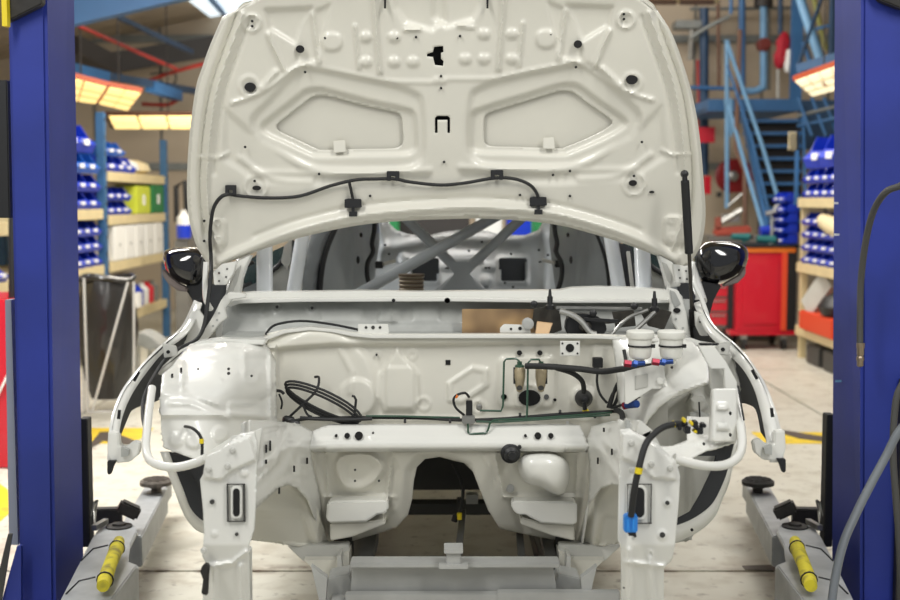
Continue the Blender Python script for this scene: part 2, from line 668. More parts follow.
pocketL = catmull([(252, 120), (272, 98), (292, 76), (304, 69), (318, 69), (345, 75), (380, 82), (412, 92), (422, 104), (424, 150), (416, 164),
                   (395, 169), (330, 169), (305, 163), (262, 140)], True, 3)
pocketR = mx(pocketL, 445)
pocketR = [(x + 2, y - 4) for x, y in pocketR]
hoodf = []
hoodf += [('poly', pocketL, -0.011, 9), ('poly', pocketR, -0.011, 9),
          ('poly', grow(hexL, 342, 124, 1.22), -0.012, 7), ('poly', grow(hexR, 548, 121, 1.22), -0.012, 7)]
hoodf += [('poly', mx([(205, 160), (216, 105), (232, 62), (247, 45), (300, 69), (246, 118), (236, 152), (240, 180), (300, 190), (450, 190),
                       (450, 208), (300, 215), (230, 235), (212, 222)], 445), -0.0, 8)]
edgeL = catmull([(236, 14), (223, 50), (210, 90), (203, 135), (200, 180), (203, 220), (212, 250)], n=4)
edgeR = [(2 * 446 - x, y) for x, y in edgeL]
edgeR = [(x, y - 1) for x, y in edgeR]
for e, s in ((edgeL, 1), (edgeR, -1)):
    hoodf += [('line', e, 2.6, -0.012), ('line', [(x + s * 7, y) for x, y in e], 2.0, 0.010), ('line', [(x + s * 14, y + 4) for x, y in e[:16]], 2.0, -0.006)]
arcb = catmull([(220, 262), (255, 246), (294, 231), (345, 218), (390, 212), (450, 208), (490, 208), (550, 213), (598, 225), (640, 240), (675, 259)], n=3)
hoodf += [('line', arcb, 4.5, 0.016), ('line', [(x, y - 10) for x, y in arcb[3:-3]], 2.2, -0.004)]
for s in (0, 1):
    q = (lambda pts: pts) if not s else (lambda pts: [(2 * (439 + 6 * min(1, max(0, (b - 70) / 60))) - a, b - 3) for a, b in pts])
    hoodf += [('line', catmull(q([(308, 66), (345, 73), (385, 81), (420, 82), (445, 82)])), 2.2, 0.0035),
              ('line', catmull(q([(232, 103), (262, 92), (292, 70), (308, 64)])), 2.2, 0.006),
              ('poly', q([(265, 10), (312, 8), (300, 30), (296, 44), (270, 28)]), -0.009, 6),
              ('poly', q([(300, 30), (312, 12), (330, 5), (318, 60), (296, 62)]), -0.006, 5),
              ('line', q([(313, 14), (319, 62)]), 2.2, 0.008), ('line', q([(355, 26), (359, 68)]), 1.8, 0.007),
              ('line', q([(374, -10), (376, 26), (380, 72)]), 2.2, 0.009),
              ('line', q([(268, 34), (284, 70)]), 2.2, 0.008), ('line', q([(262, 88), (276, 72)]), 3, 0.008),
              ('ring', *q([(252, 23)])[0], 8, 1.8, 0.005), ('ring', *q([(249, 86)])[0], 9, 2.2, 0.004),
              ('poly', q(rrect(322, 33, 342, 51, 8)), 0.006, 4),
              ('poly', q([(390, -20), (445, -20), (445, 20), (432, 30), (405, 22), (396, 8)]), -0.010, 8),
              ('line', q([(405, 30), (420, 29)]), 1.6, 0.007),
              ('poly', q([(225, 110), (246, 128), (300, 168), (345, 178), (430, 176), (430, 186), (330, 186), (260, 182), (225, 160)]), -0.007, 9),
              ('line', catmull(q([(240, 158), (270, 178), (310, 182)])), 3.5, 0.006),
              ('line', q([(252, 172), (330, 174), (430, 170)]), 3, 0.004),
              ('line', q([(200, 157), (218, 158), (228, 153)]), 1.6, 0.005),
              ('ring', *q([(256, 187)])[0], 11, 1.8, 0.004),
              ('poly', q(rrect(206, 219, 226, 247, 5)), 0.008, 2.5),
              ('ring', *q([(218, 223)])[0], 3, 1.2, 0.004), ('ring', *q([(218, 240)])[0], 3, 1.2, 0.004)]
    for bx, by in ((366, 37), (394, 37), (366, 62), (394, 62), (413, 62)):
        a, b = q([(bx, by)])[0]
        hoodf += [('dome', a, b, 7, 6, 0.007)]
# the U-shaped slot, latch slot and the two top slots are cut right through
u_slot = [(435, 133), (435, 118), (437, 116), (448, 116), (450, 118), (450, 133), (447.5, 133), (447.5, 120), (437.5, 120), (437.5, 133)]
latch = [(427, 54), (433, 52), (434, 47), (443, 46), (443.5, 52), (441, 53), (441, 59), (443.5, 61), (443, 66), (435, 65), (433, 57), (427, 56.5)]
hood = stamped('bonnet_inner_panel', hood_out, hoodY, CREAM, car, hoodf, [hexL, hexR, u_slot, latch], step=3.2, thick=0.002, gain=1.55)
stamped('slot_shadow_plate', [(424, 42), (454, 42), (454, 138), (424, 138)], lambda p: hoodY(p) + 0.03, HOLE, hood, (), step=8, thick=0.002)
outer = [(x + (2.0 if x < 445 else -2.0) * -1, y) for x, y in hood_out]
outer = [(x, y + (2.0 if y > 200 and 230 < x < 660 else 0)) for x, y in outer]
stamped('bonnet_outer_skin', outer, lambda p: hoodY(p) + 0.05, CREAM, car, (), step=14, thick=0.003)
# folded edge between inner panel and skin
rim = [(x, y) for x, y in hood_out]
stamped('bonnet_hem', [(x + (-2.6 if x < 445 else 2.6), y) for x, y in rim], lambda p: hoodY(p) + 0.02, CREAM, car, (),
        [grow(rim, 445, 120, 0.985)], step=8, thick=0.014)
for x, y, rx, ry in ((250, 87, 5.6, 4.6), (300, 49, 4.2, 3.8), (632, 79.5, 5.8, 4.8), (578, 44, 4.2, 3.8), (256.5, 188, 4.2, 2.4), (633, 183, 4, 3),
                     (652, 192, 2.5, 1.2)):
    disc('rubber_plug', x, y, rx, hoodYs(x, y) - 0.009, HOLE, hood, ry, 0.008)
mb = MB()
for x, y in ((252, 21), (252, 26), (624, 14), (624, 19), (305, 72), (245, 147), (319, 174), (576, 67), (642, 142), (553, 175), (570, 171),
             (634, 176), (441, 88), (444, 162), (441, 76), (254.5, 181), (325, 38), (551, 34), (685, 153), (204, 221), (204, 241), (570, 196),
             (370, 196), (520, 195), (397, 38), (460, 36), (416, 37)):
    Y = hoodYs(x, y) - 0.009
    mb.prism([P(a, b, Y) for a, b in ellipse(x, y, 1.3, 1.3, 8)], (0, 0.006, 0))
mb.build('drain_holes', HOLE, hood, bevel=0)['kind'] = 'stuff'
for x in (385, 487.5):
    plate('slot', [(x - 1, -6), (x + 1, -6), (x + 1, 8), (x - 1, 8)], hoodYs(x, 0) - 0.012, 0.01, HOLE, hood, 0)
# tabs bridging the two big openings
plate('skin_tab', [(333, 141), (345, 140), (346, 152), (334, 153)], hoodYs(340, 146) + 0.022, 0.006, CREAM, hood)
plate('skin_tab', [(543, 138), (554, 137), (555, 149), (543, 149)], hoodYs(548, 144) + 0.022, 0.006, CREAM, hood)
hy = lambda pts, d=0.014: [(x, y, hoodYs(x, y) - d) for x, y in pts]
c = cable('washer_hose', hy([(229, 194), (240, 196), (270, 198), (300, 196), (330, 186), (355, 180), (375, 179), (395, 179), (410, 182),
                             (440, 185), (465, 183), (495, 178), (515, 179), (530, 185), (537, 194), (539, 203)]), 1.7, RUBBER, hood)
cable('washer_hose', hy([(229, 194), (221, 197), (214, 207), (211, 222), (210, 240), (211, 256)], 0.034) + [(211, 275, 4.0), (208, 300, 3.95), (204, 326, 3.9), (196, 340, 3.85), (182, 347, 3.8)],
      2.0, RUBBER, hood)
cable('washer_hose', hy([(349, 181), (351, 190), (353, 200)]), 1.5, RUBBER, hood)
for x, y, s in ((230.5, 190, 5.5), (393, 176, 6.3), (497, 175, 6.3)):
    Y = hoodYs(x, y) - 0.02
    plate('hose_clip', [(x - s, y + 5), (x - s, y - 5), (x + s, y - 5), (x + s, y + 5), (x + s * .35, y + 5), (x + s * .35, y), (x - s * .35, y), (x - s * .35, y + 5)],
          Y, 0.012, BLACK, hood)
for x, y in ((353, 203.5), (538.5, 201.5)):
    Y = hoodYs(x, y) - 0.022
    j = plate('washer_jet', [(x - 8.5, y - 4), (x - 5, y - 5), (x + 8, y - 4.5), (x + 8.5, y + 4), (x - 8.5, y + 4.5)], Y, 0.02, BLACK, hood)
    MB().pbox(x - 1.5, y + 4, x + 1.5, y + 9, Y + 0.005, 0.008).build('stem', BLACK, j)
    MB().pbox(x - 4, y + 8, x + 4, y + 13, Y + 0.003, 0.012).build('hose_end', BLACK, j)

# ---------------- gas strut on the right
st = cable('gas_strut', [(685, 181, 3.98), (689, 253, 4.05)], 4.2, RUBBER, car, 14, straight=True)
cable('strut_rod', [(689, 250, 4.05), (692.5, 322, 4.12)], 1.9, DSTEEL, st, 10, straight=True)
MB().lathe(P(684.5, 174, 3.985), (0, -1, 0), [(0.004, -0.02), (0.010, -0.015), (0.013, 0), (0.010, 0.012), (0.004, 0.016)]).build('ball_socket', BLACK, st)
cable('socket_neck', [(684.6, 174, 3.98), (685, 183, 3.98)], 2.6, BLACK, st, 10, straight=True)
cable('ball_socket', [(692, 310, 4.1), (693, 326, 4.12)], 3.4, BLACK, st, 10, straight=True)

# ---------------- door mirrors
def mirror_unit(s):
    f = lambda pts: pts
    # rounded housing: rings of pixel outlines at growing distance
    oc = [(163, 256), (166, 250), (178, 247.5), (194, 247), (204, 250), (208, 260), (207, 274), (202, 287), (192, 289), (180, 285), (170, 278), (165, 268)] if s < 0 else \
        [(694, 257), (699, 246), (707, 241.5), (720, 240.5), (735, 242), (745, 246), (748.5, 254), (746, 266), (738, 277), (725, 283), (712, 285), (702, 282), (696, 272)]
    cx = sum(p[0] for p in oc) / len(oc)
    cy = sum(p[1] for p in oc) / len(oc)
    oc = catmull(oc, True, 3)
    rings = [(4.33, 0.18), (4.335, 0.6), (4.36, 0.85), (4.40, 0.97), (4.46, 1.0), (4.52, 0.95), (4.54, 0.9)]
    v, fc = [], []
    n = len(oc)
    for Y, k in rings:
        v += [P(cx + (x - cx) * k, cy + (y - cy) * k, Y) for x, y in oc]
    for i in range(len(rings) - 1):
        fc += [(i * n + k, i * n + (k + 1) % n, (i + 1) * n + (k + 1) % n, (i + 1) * n + k) for k in range(n)]
    fc += [tuple(range(n)), tuple(range((len(rings) - 1) * n, len(rings) * n))]
    h = finish('door_mirror', v, fc, GLOSS, car, angle=60)
    MB().prism([P(x, y, 4.325) for x, y in f(([(162, 269), (168, 276), (178, 284), (186, 288), (187, 292), (178, 291), (168, 284), (163, 277)] if s < 0 else [(746, 266), (740, 276), (726, 284), (724, 287), (738, 283), (746, 275)]))], (0, 0.05, 0)).build('indicator_lens', MAROON, h, bevel=0.004)
    MB().prism([P(x, y, 4.36) for x, y in f(([(184, 287), (206, 278), (213, 296), (210, 312), (200, 316), (192, 300)] if s < 0 else [(700, 281), (722, 285), (714, 300), (709, 318), (702, 312), (698, 296)]))], (0, 0.06, 0)).build('mirror_foot', BLACK, h, bevel=0.004)
    MB().prism([P(x, y, 4.545) for x, y in catmull([(cx + (x - cx) * .85, cy + (y - cy) * .85) for x, y in oc[::3]], True, 3)], (0, 0.004, 0)).build('mirror_glass', MATS['bare_steel'], h)


mirror_unit(-1)
mirror_unit(1)

# ---------------- windscreen base, plenum
plate('windscreen_flange', [(232, 294), (250, 292.5), (300, 292), (360, 291), (420, 292), (500, 291), (560, 290.5), (572, 288), (600, 287), (640, 288), (668, 290), (682, 295),
                            (684, 301), (640, 300.5), (560, 300.5), (450, 299), (300, 299.5), (232, 302)], 4.16, 0.07, WHITE, car, 0.003)
plate('flange_lip', [(225, 303), (238, 299.5), (300, 298.5), (450, 298), (560, 300), (684, 300), (684, 303), (560, 303), (450, 301.5), (300, 302), (240, 303.5), (230, 307)],
      4.12, 0.04, WHITE, car, 0.002)
pf = [('poly', rrect(238, 304, 262, 316, 2), 0.006, 2.5), ('poly', rrect(320, 304, 362, 320, 2), 0.006, 2.5), ('poly', rrect(412, 304, 440, 320, 2), 0.008, 2.5),
      ('poly', rrect(378, 306, 398, 322, 2), 0.006, 2.5), ('ring', 277, 307, 5, 1.5, 0.006), ('ring', 312, 307, 5, 1.5, 0.006),
      ('line', [(378, 320), (384, 304)], 1.2, 0.008), ('line', [(392, 304), (392, 322)], 1.2, 0.008), ('line', [(270, 326), (330, 321), (460, 322)], 2, 0.006)]
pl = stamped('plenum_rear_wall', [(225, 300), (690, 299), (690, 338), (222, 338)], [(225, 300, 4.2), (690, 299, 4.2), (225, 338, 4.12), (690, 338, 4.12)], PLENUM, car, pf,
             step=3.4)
for x, y, r in ((277, 307, 1.6), (312, 308, 1.6), (393.5, 300.5, 1.8), (447.5, 300.5, 2.6), (447, 300.5, 2.6)):
    disc('bolt_hole', x, y, r, 4.10 if y > 303 else 4.112, HOLE, pl)
plate('plenum_floor', [(222, 336), (690, 336), (690, 340), (222, 340)], 3.99, 0.16, PLENUM, car, 0)
plate('heat_shield', [(462, 309), (540, 309), (552, 312), (552, 334), (462, 334)], 4.085, 0.003, COPPER, car, 0.001)
cable('bonnet_release_cable', [(266, 334, 3.95), (275, 325, 4.0), (300, 321, 4.02), (330, 324, 4.02), (360, 330, 4.0)], 1.3, RUBBER, car)
brk = plate('white_bracket', [(358, 333), (358, 324), (388, 324), (389, 333), (386, 336), (362, 336)], 3.97, 0.004, WHITE, car)
for x in (366, 373, 380):
    disc('bolt_hole', x, 327.5, 1.4 if x != 373 else 1.8, 3.968, JIGDARK, brk)
brk = plate('white_bracket', [(500, 333), (500, 328), (504, 324), (529, 325), (531, 333)], 3.99, 0.004, WHITE, car)
disc('bolt_hole', 511, 329, 1.2, 3.988, HOLE, brk)
disc('bolt_hole', 520, 328.5, 1.8, 3.988, HOLE, brk)

# ---------------- wiper linkage in the plenum
wl = MB().beam(P(556, 307.5, 4.0), P(642, 308.5, 4.0), 0.006, 0.008).build('wiper_linkage', STEEL, car)
cable('link_tube', [(560, 311, 3.99), (572, 315, 3.98), (582, 322, 3.97), (590, 332, 3.96), (596, 334, 3.96)], 3.0, STEEL, wl)
cable('link_tube', [(655, 312, 3.99), (640, 326, 3.98), (628, 336, 3.97)], 2.4, STEEL, wl)
cable('link_tube', [(612, 334, 4.0), (628, 318, 4.0), (648, 310, 4.0)], 1.8, STEEL, wl)
cable('link_tube', [(566, 318, 4.03), (600, 322, 4.03), (618, 321, 4.03)], 1.8, DSTEEL, wl)
for x, y0, y1 in ((550, 289, 306), (654.5, 291, 308)):
    j = MB().lathe(P(x, y1, 4.0), (0, 0.1, 1), [(0.014, -0.012), (0.016, 0), (0.009, 0.006), (0.009, 0.03), (0.006, 0.032), (0.004, (y1 - y0) * 0.0032)]).build('wiper_spindle', BLACK, wl)
m1 = MB().prism([P(x, y, 4.0) for x, y in catmull([(566, 322), (574, 314), (592, 315), (604, 321), (606, 333), (586, 337), (568, 335)], True, 2)], (0, 0.05, 0)).build('wiper_motor', BLACK, wl, bevel=0.004)
MB().lathe(P(585, 326, 4.0), (0, -1, 0), [(0.02, 0), (0.02, 0.012), (0.012, 0.018)]).build('motor_cap', DSTEEL, m1)
MB().lathe(P(528, 324, 3.98), (0, -1, 0), [(0.019, -0.02), (0.019, 0), (0.012, 0.004), (0.006, 0.004)], 18).build('spindle_nut', JIG, wl)
plate('linkage_bracket', [(534, 309), (552, 306), (560, 312), (562, 330), (552, 334), (536, 333), (532, 322)], 4.03, 0.01, DSTEEL, wl)
plate('linkage_bracket', [(640, 311), (662, 309), (672, 312), (664, 330), (648, 326)], 4.04, 0.01, DSTEEL, wl)
plate('cardboard_shim', [(537, 321), (553, 323), (549, 334), (535, 334)], 3.975, 0.003, mat('cardboard', (224, 190, 150), 0.8), wl)
for x, y in ((534, 304), (634, 306), (593, 313)):
    MB().lathe(P(x, y, 3.99), (0, -1, 0), [(0.012, 0), (0.012, 0.01), (0.006, 0.014)], 8).build('bolt', BLACK, wl)
MB().beam(P(584, 319, 3.98), P(618, 321, 3.98), 0.01, 0.01).build('crank_arm', BLACK, wl)
plate('rear_bracket', [(612, 312), (634, 310), (636, 326), (616, 328)], 4.07, 0.01, DSTEEL, wl)

# ---------------- firewall
FW = 3.97
fwf = [('poly', [(266, 328), (644, 326), (644, 341), (560, 343), (430, 345), (330, 345), (266, 350)], 0.028, 5),
       ('circ', 316, 392, 62, 0.018, 12), ('circ', 357, 398, 19, 0.012, 5),
       ('poly', [(386, 366), (392, 356), (397, 347), (402, 356), (410, 364), (418, 374), (420, 400), (414, 412), (384, 412), (378, 398), (380, 374)], 0.012, 5),
       ('poly', rrect(386, 367, 414, 408, 3), 0.006, 2), ('poly', [(447, 383), (472, 366), (488, 368), (489, 386), (462, 404), (448, 402)], 0.008, 3),
       ('poly', [(452, 384), (473, 371), (483, 373), (483, 383), (462, 398), (453, 397)], -0.005, 3),
       ('ring', 412, 355, 4, 1.5, 0.005), ('ring', 424, 404, 6, 1.5, 0.005), ('ring', 377, 355, 3, 1.2, 0.004),
       ('poly', rrect(498, 356, 556, 408, 8), 0.010, 5), ('poly', [(268, 345), (276, 345), (276, 425), (268, 425)], 0.03, 4),
       ('line', [(340, 350), (352, 372), (350, 392)], 3, 0.006), ('ring', 478, 407, 6, 2, 0.006),
       ('circ', 583, 398, 12, 0.012, 4), ('line', [(268, 419), (620, 419)], 2.5, 0.006), ('ring', 529, 398, 13, 2, 0.006),
       ('poly', rrect(592, 345, 628, 412, 6), 0.01, 6)]
fw = stamped('firewall', [(264, 334), (285, 329), (310, 326), (332, 328), (352, 332), (372, 334), (560, 334), (600, 334), (652, 336), (652, 450), (264, 450)], FW, CREAM, car, fwf,
             step=3.0)
plate('firewall_top_flange', [(240, 340), (262, 338), (285, 330), (310, 327), (332, 329), (352, 333), (372, 335), (560, 335), (600, 335.5), (640, 338),
                              (640, 341), (600, 339), (560, 338.5), (372, 338.5), (352, 336.5), (332, 332.5), (310, 330.5), (285, 333.5), (262, 342), (240, 343)], 3.925, 0.05, WHITE, car, 0.002)
for x, y, rx, ry in ((286, 362.5, 6, 6), (519.5, 353, 2.6, 2.4), (540, 353, 2.6, 2.4), (504, 397, 2.6, 2.6), (546.5, 397, 2.6, 2.6), (555, 400, 1.6, 1.4),
                     (529.5, 398, 11, 8), (337.5, 370.5, 1.4, 1.2), (309, 370.5, 1.4, 1.2), (376.5, 355, 1, 1), (504, 397, 3, 2.8)):
    disc('rubber_plug', x, y, rx, FW - 0.016, mat('brown_plug', (60, 48, 40), 0.7) if x == 286 else (mat('grey_plug', (90, 92, 92), 0.5) if y == 397 else HOLE), fw, ry, 0.01)
plate('square_hole', [(445.5, 360), (450.5, 360), (450.5, 365), (445.5, 365)], FW - 0.002, 0.004, HOLE, fw, 0)
sq = plate('sensor_plate', [(560, 341), (580, 341), (580, 356), (560, 356)], 3.90, 0.006, WHITE, car)
disc('plate_hole', 570, 348, 4.2, 3.898, HOLE, sq)
for x, y in ((562.5, 343.5), (577.5, 343.5), (562.5, 353.5), (577.5, 353.5)):
    disc('bolt_hole', x, y, 1.0, 3.898, HOLE, sq, n=8)

# black coiled hose, left of the firewall
coil = []
for k in range(3 * 14 + 1):
    a = 2 * PI * k / 14 + PI * .1
    s = 1 + 0.02 * math.sin(k * 1.3) - (k / 14) * 0.035
    ex, ey = 43 * s * math.cos(a), 10.5 * s * math.sin(a)
    t = math.radians(25)
    coil.append((325 + ex * math.cos(t) - ey * math.sin(t) - (k / 14) * 1.0, 400 + ex * math.sin(t) + ey * math.cos(t) + (k / 14) * 2.6, 3.86 - 0.008 * (k % 14 > 6) + 0.004 * (k // 14)))
coil += [(356, 400, 3.85), (352, 396, 3.85)]
cable('coiled_hose', coil, 1.35, RUBBER, car, 7, 2)
cable('hose_tail', [(285, 421, 3.86), (300, 407, 3.86), (316, 391, 3.87), (319, 378, 3.9), (315, 377, 3.92)], 1.3, RUBBER, car)
cable('hose_tail', [(303, 405, 3.86), (307, 414, 3.86), (312, 417, 3.86)], 1.2, RUBBER, car)
cable('hose_tail', [(271, 391, 3.86), (280, 391, 3.85), (284, 394, 3.85)], 1.6, RUBBER, car)
cable('hose_tail', [(276, 395, 3.9), (274, 405, 3.88), (273, 416, 3.88)], 1.1, RUBBER, car)
cable('hose_tail', [(279, 394, 3.9), (282, 402, 3.9), (281, 409, 3.9)], 1.0, RUBBER, car)
hn = cable('wiring_harness', [(262, 429, 3.62), (272, 424, 3.7), (284, 423, 3.8), (305, 419, 3.86), (330, 418, 3.88), (365, 417.5, 3.88), (420, 418, 3.88),
                              (460, 420, 3.86), (500, 419, 3.86), (550, 415, 3.86), (600, 412, 3.86), (622, 411, 3.84)], 1.7, RUBBER, car)
cable('wiring_branch', [(300, 418, 3.85), (340, 419.5, 3.85), (372, 418.5, 3.85)], 2.0, BLACK, hn)
for x, y, a in ((263, 427, 0), (268, 430, 0), (288, 420, 1), (293, 423, 1)):
    MB().lathe(P(x, y, 3.64 if x < 280 else 3.8), (-1, -.4, .3), [(0.008, -0.02), (0.013, -0.015), (0.013, 0.01), (0.008, 0.016)], 8).build('connector', BLACK, hn)
disc('yellow_clip', 254, 429, 1.6, 3.6, YEL, hn)

# brake lines (dark green) and the valve block
GL = lambda pts, n=3: cable('brake_line', pts, 1.15, GREENL, car, 6, straight=True)
GL([(480, 410.5, 3.86), (501, 411, 3.86), (503, 406, 3.86), (504, 362, 3.86), (506, 359, 3.86), (516, 358.5, 3.86), (519, 361, 3.86), (519.5, 366, 3.86)])
GL([(525, 419, 3.85), (527, 416, 3.85), (528, 363, 3.85), (531, 359.5, 3.85), (539, 359.5, 3.85), (541, 364, 3.86)])
GL([(468, 424, 3.83), (468, 432, 3.83), (470, 434, 3.83), (486, 433, 3.83), (488, 430, 3.83), (490, 423, 3.83), (494, 420, 3.84), (540, 418, 3.84), (612, 412.5, 3.84)])
GL([(476, 421.5, 3.84), (500, 422, 3.84), (560, 418, 3.84), (610, 415, 3.84)])
GL([(366, 416, 3.87), (400, 416.2, 3.87), (460, 417.8, 3.87)])
vb = MB().pbox(462, 416, 475, 424, 3.83, 0.035).build('valve_block', STEEL, car, bevel=0.003)
MB().pbox(466, 401, 472.5, 416, 3.84, 0.025).build('valve_solenoid', BLACK, vb, bevel=0.002)
cable('solenoid_wire', [(464, 415, 3.84), (456, 408, 3.82), (453.5, 400, 3.81), (457, 395, 3.81), (465, 393, 3.82), (469, 397, 3.84)], 1.3, RUBBER, vb)
cable('orange_collar', [(455.5, 397.5, 3.81), (457.5, 395, 3.81)], 1.7, ORANGE, vb)
MB().lathe(P(479, 406, 3.93), (0, -1, 0), [(0.010, 0), (0.010, 0.03), (0.006, 0.034)], 14).build('port', STEEL, vb)
for x in (519.5, 541):
    b = MB().lathe(P(x, 391, 3.87), (0, -0.05, 1), [(0.003, -0.004), (0.009, 0), (0.014, 0.018), (0.0185, 0.045), (0.0185, 0.068), (0.014, 0.076)], 16).build('brake_fluid_filter', AMBER, car)
    MB().lathe(P(x, 368, 3.87), (0, -0.05, 1), [(0.015, 0), (0.015, 0.008), (0.008, 0.012), (0.008, 0.02)], 12).build('filter_cap', GREENL, b)
    disc('dark_core', x, 388, 3.0, 3.85, JIGDARK, b, 2.4)
    MB().pbox(x + (4 if x > 530 else -6), 368, x + (6.5 if x > 530 else -4), 384, 3.86, 0.02).build('side_clip', BLACK, b)

# heavy cable sleeve with grommet
sl = cable('sleeved_cable', [(526, 366, 3.84), (548, 366.5, 3.8), (580, 369, 3.78), (602, 371.5, 3.76), (622, 369, 3.7), (640, 367.5, 3.62), (655, 366, 3.58)], 3.2, RUBBER, car, 10)
cable('sleeved_cable', [(556, 368, 3.8), (572, 373, 3.8), (582, 381, 3.82), (584, 392, 3.86)], 2.6, RUBBER, car, 8)
g = MB().lathe(P(583.5, 398, 3.95), (0, -1, 0), [(0.028, 0), (0.028, 0.012), (0.02, 0.03), (0.014, 0.05), (0.008, 0.055)], 20).build('cable_grommet', BLACK, car)
MB().lathe(P(585.5, 411.5, 3.90), (0, -1, 0), [(0.011, 0), (0.011, 0.01), (0.005, 0.012)], 12).build('yellow_cap', YEL, g)
cable('grommet_tail', [(584, 402, 3.89), (585, 410, 3.89)], 2.2, BLACK, g, straight=True)
cable('wiring_branch', [(598, 368, 3.85), (597, 382, 3.86), (600, 394, 3.86), (607, 403, 3.86)], 1.3, RUBBER, hn)
cable('wiring_branch', [(624, 350, 3.8), (626, 366, 3.78), (621, 380, 3.82), (612, 396, 3.84), (608, 408, 3.84)], 1.9, RUBBER, hn)
cable('wiring_branch', [(610, 408, 3.83), (614, 392, 3.82), (619, 382, 3.82), (618, 396, 3.82), (613, 408, 3.84)], 1.8, RUBBER, hn)
cable('wiring_branch', [(612, 408, 3.82), (630, 402, 3.7), (655, 392, 3.6)], 1.4, RUBBER, hn)
cable('wiring_branch', [(616, 410, 3.8), (622, 414, 3.7), (623, 428, 3.6)], 3.0, RUBBER, hn)
plate('relay', [(593, 358), (603, 358), (603, 368), (593, 368)], 3.9, 0.03, BLACK, car, 0.002)
for k, (x, y) in enumerate(((520, 412), (560, 409), (595, 413), (450, 418), (405, 418))):
    MB().lathe(P(x, y + 3, 3.86), (1, 0, 0), [(0.006, -0.004), (0.0075, 0), (0.006, 0.004)], 8).build('line_clip', BLACK, hn)

# ---------------- scuttle cross member
cmf = [('line', [(312, 441), (590, 441)], 2.0, -0.006), ('ring', 374, 436, 3, 1.2, 0.003), ('line', [(320, 427), (585, 426)], 2, 0.003)]
cm = stamped('cross_member', [(304, 440), (314, 430), (330, 424), (560, 424), (580, 425), (589, 446), (570, 446), (548, 443), (340, 444), (306, 447)],
             [(304, 424, 3.86), (590, 424, 3.86), (304, 446, 3.80), (590, 446, 3.80)], WHITE, car, cmf, step=3.4, thick=0.03)
for x, r in ((336, 1.4), (347, 2.7), (358.7, 4.0), (525.5, 1.4), (538, 3.3), (551, 2.6)):
    disc('plug', x, 436, r, 3.815, HOLE, cm, d=0.01)

# ---------------- toe board with tunnel and floor pressings
tun = [(500, 529), (488, 510), (480, 490), (473, 472), (464, 463), (455, 461), (440, 457), (425, 459), (417, 467), (414, 480), (412, 500), (408, 515), (396, 528)]
toe_out = [(300, 440), (592, 440), (596, 470), (592, 500), (582, 544), (560, 541), (524, 534)] + tun + [(380, 533), (352, 541), (330, 544), (318, 545), (312, 500), (304, 470)]
swirl = catmull([(337, 462), (345, 455), (365, 453), (378, 460), (382, 470), (374, 482), (360, 489), (345, 487), (338, 476)], True, 3)
tf = [('line', swirl + swirl[:1], 2.6, 0.016), ('line', [(325, 452), (392, 449), (388, 496), (329, 497), (325, 452)], 1.5, 0.010), ('line', [(494, 452), (578, 452), (576, 496), (504, 497), (494, 452)], 1.5, 0.010),
      ('poly', swirl, 0.022, 6), ('poly', grow(swirl, 360, 470, 0.62), -0.010, 5),
      ('poly', [(385, 445), (500, 445), (502, 470), (520, 530), (480, 530), (470, 466), (440, 452), (420, 455), (408, 470), (404, 530), (380, 532), (396, 500), (398, 470)], 0.02, 10),
      ('line', [(392, 460), (388, 490)], 1.4, 0.005), ('line', [(484, 455), (497, 490)], 1.4, 0.005), ('line', [(306, 448), (590, 448)], 3.5, -0.02),
      ('line', [(325, 497), (395, 497)], 2, 0.008), ('line', [(505, 497), (585, 497)], 2, 0.008), ('line', [(312, 450), (323, 500), (328, 540)], 3, 0.014),
      ('line', [(590, 450), (583, 500), (578, 540)], 3, 0.014), ('line', [(328, 524), (384, 522)], 3, -0.01)]
toe = stamped('toe_board', toe_out, [(300, 440, 3.86), (592, 440, 3.86), (320, 545, 4.05), (582, 545, 4.05), (450, 500, 3.93), (450, 445, 3.85)], CREAM, car, tf, step=3.2)
for s_, q in ((-1, [(327, 503), (336, 501), (386, 500), (388.5, 503), (388, 511), (384, 514), (377, 515), (371, 519), (366, 522), (328, 523), (326, 520)]),
              (1, [(513, 501), (575, 502), (577, 505), (577, 522), (575, 525), (541, 523), (531, 518), (526, 515), (518, 515), (512, 509), (511, 503)])):
    MB().prism([P(x, y, 3.87) for x, y in q], (0, 0.07, 0)).build('floor_outrigger', WHITE, toe, bevel=0.006)
    MB().prism([P(x, y, 3.90) for x, y in ([(330, 523), (367, 522), (384, 519), (386, 524), (352, 537), (330, 541)] if s_ < 0 else [(574, 525), (541, 523), (521, 517), (520, 524), (553, 536), (575, 541)])], (0, 0.12, 0)).build('outrigger_brace', CREAM, toe, bevel=0.004)
# large rounded boss on the right
sp = catmull([(517, 466), (522, 456), (536, 453), (556, 454), (568, 462), (570, 478), (565, 492), (556, 495), (540, 487), (525, 482)], True, 3)
rings = [(3.95, 1.0), (3.88, 1.0), (3.82, 0.94), (3.79, 0.8), (3.775, 0.55), (3.77, 0.2)]
v, fc = [], []
n = len(sp)
for Y, k in rings:
    v += [P(546 + (x - 546) * k - (1 - k) * 4, 472 + (y - 472) * k - (1 - k) * 4, Y) for x, y in sp]
for i in range(len(rings) - 1):
    fc += [(i * n + k, i * n + (k + 1) % n, (i + 1) * n + (k + 1) % n, (i + 1) * n + k) for k in range(n)]
fc.append(tuple(range((len(rings) - 1) * n, len(rings) * n)))
finish('pedal_bulge', v, fc, WHITE, toe, angle=70)
gr = MB().lathe(P(510, 452.5, 3.83), (0.05, -1, 0.05), [(0.030, 0), (0.031, 0.02), (0.024, 0.026), (0.022, 0.05), (0.014, 0.055), (0.012, 0.075), (0.006, 0.075)], 22).build('steering_grommet', BLACK, car)
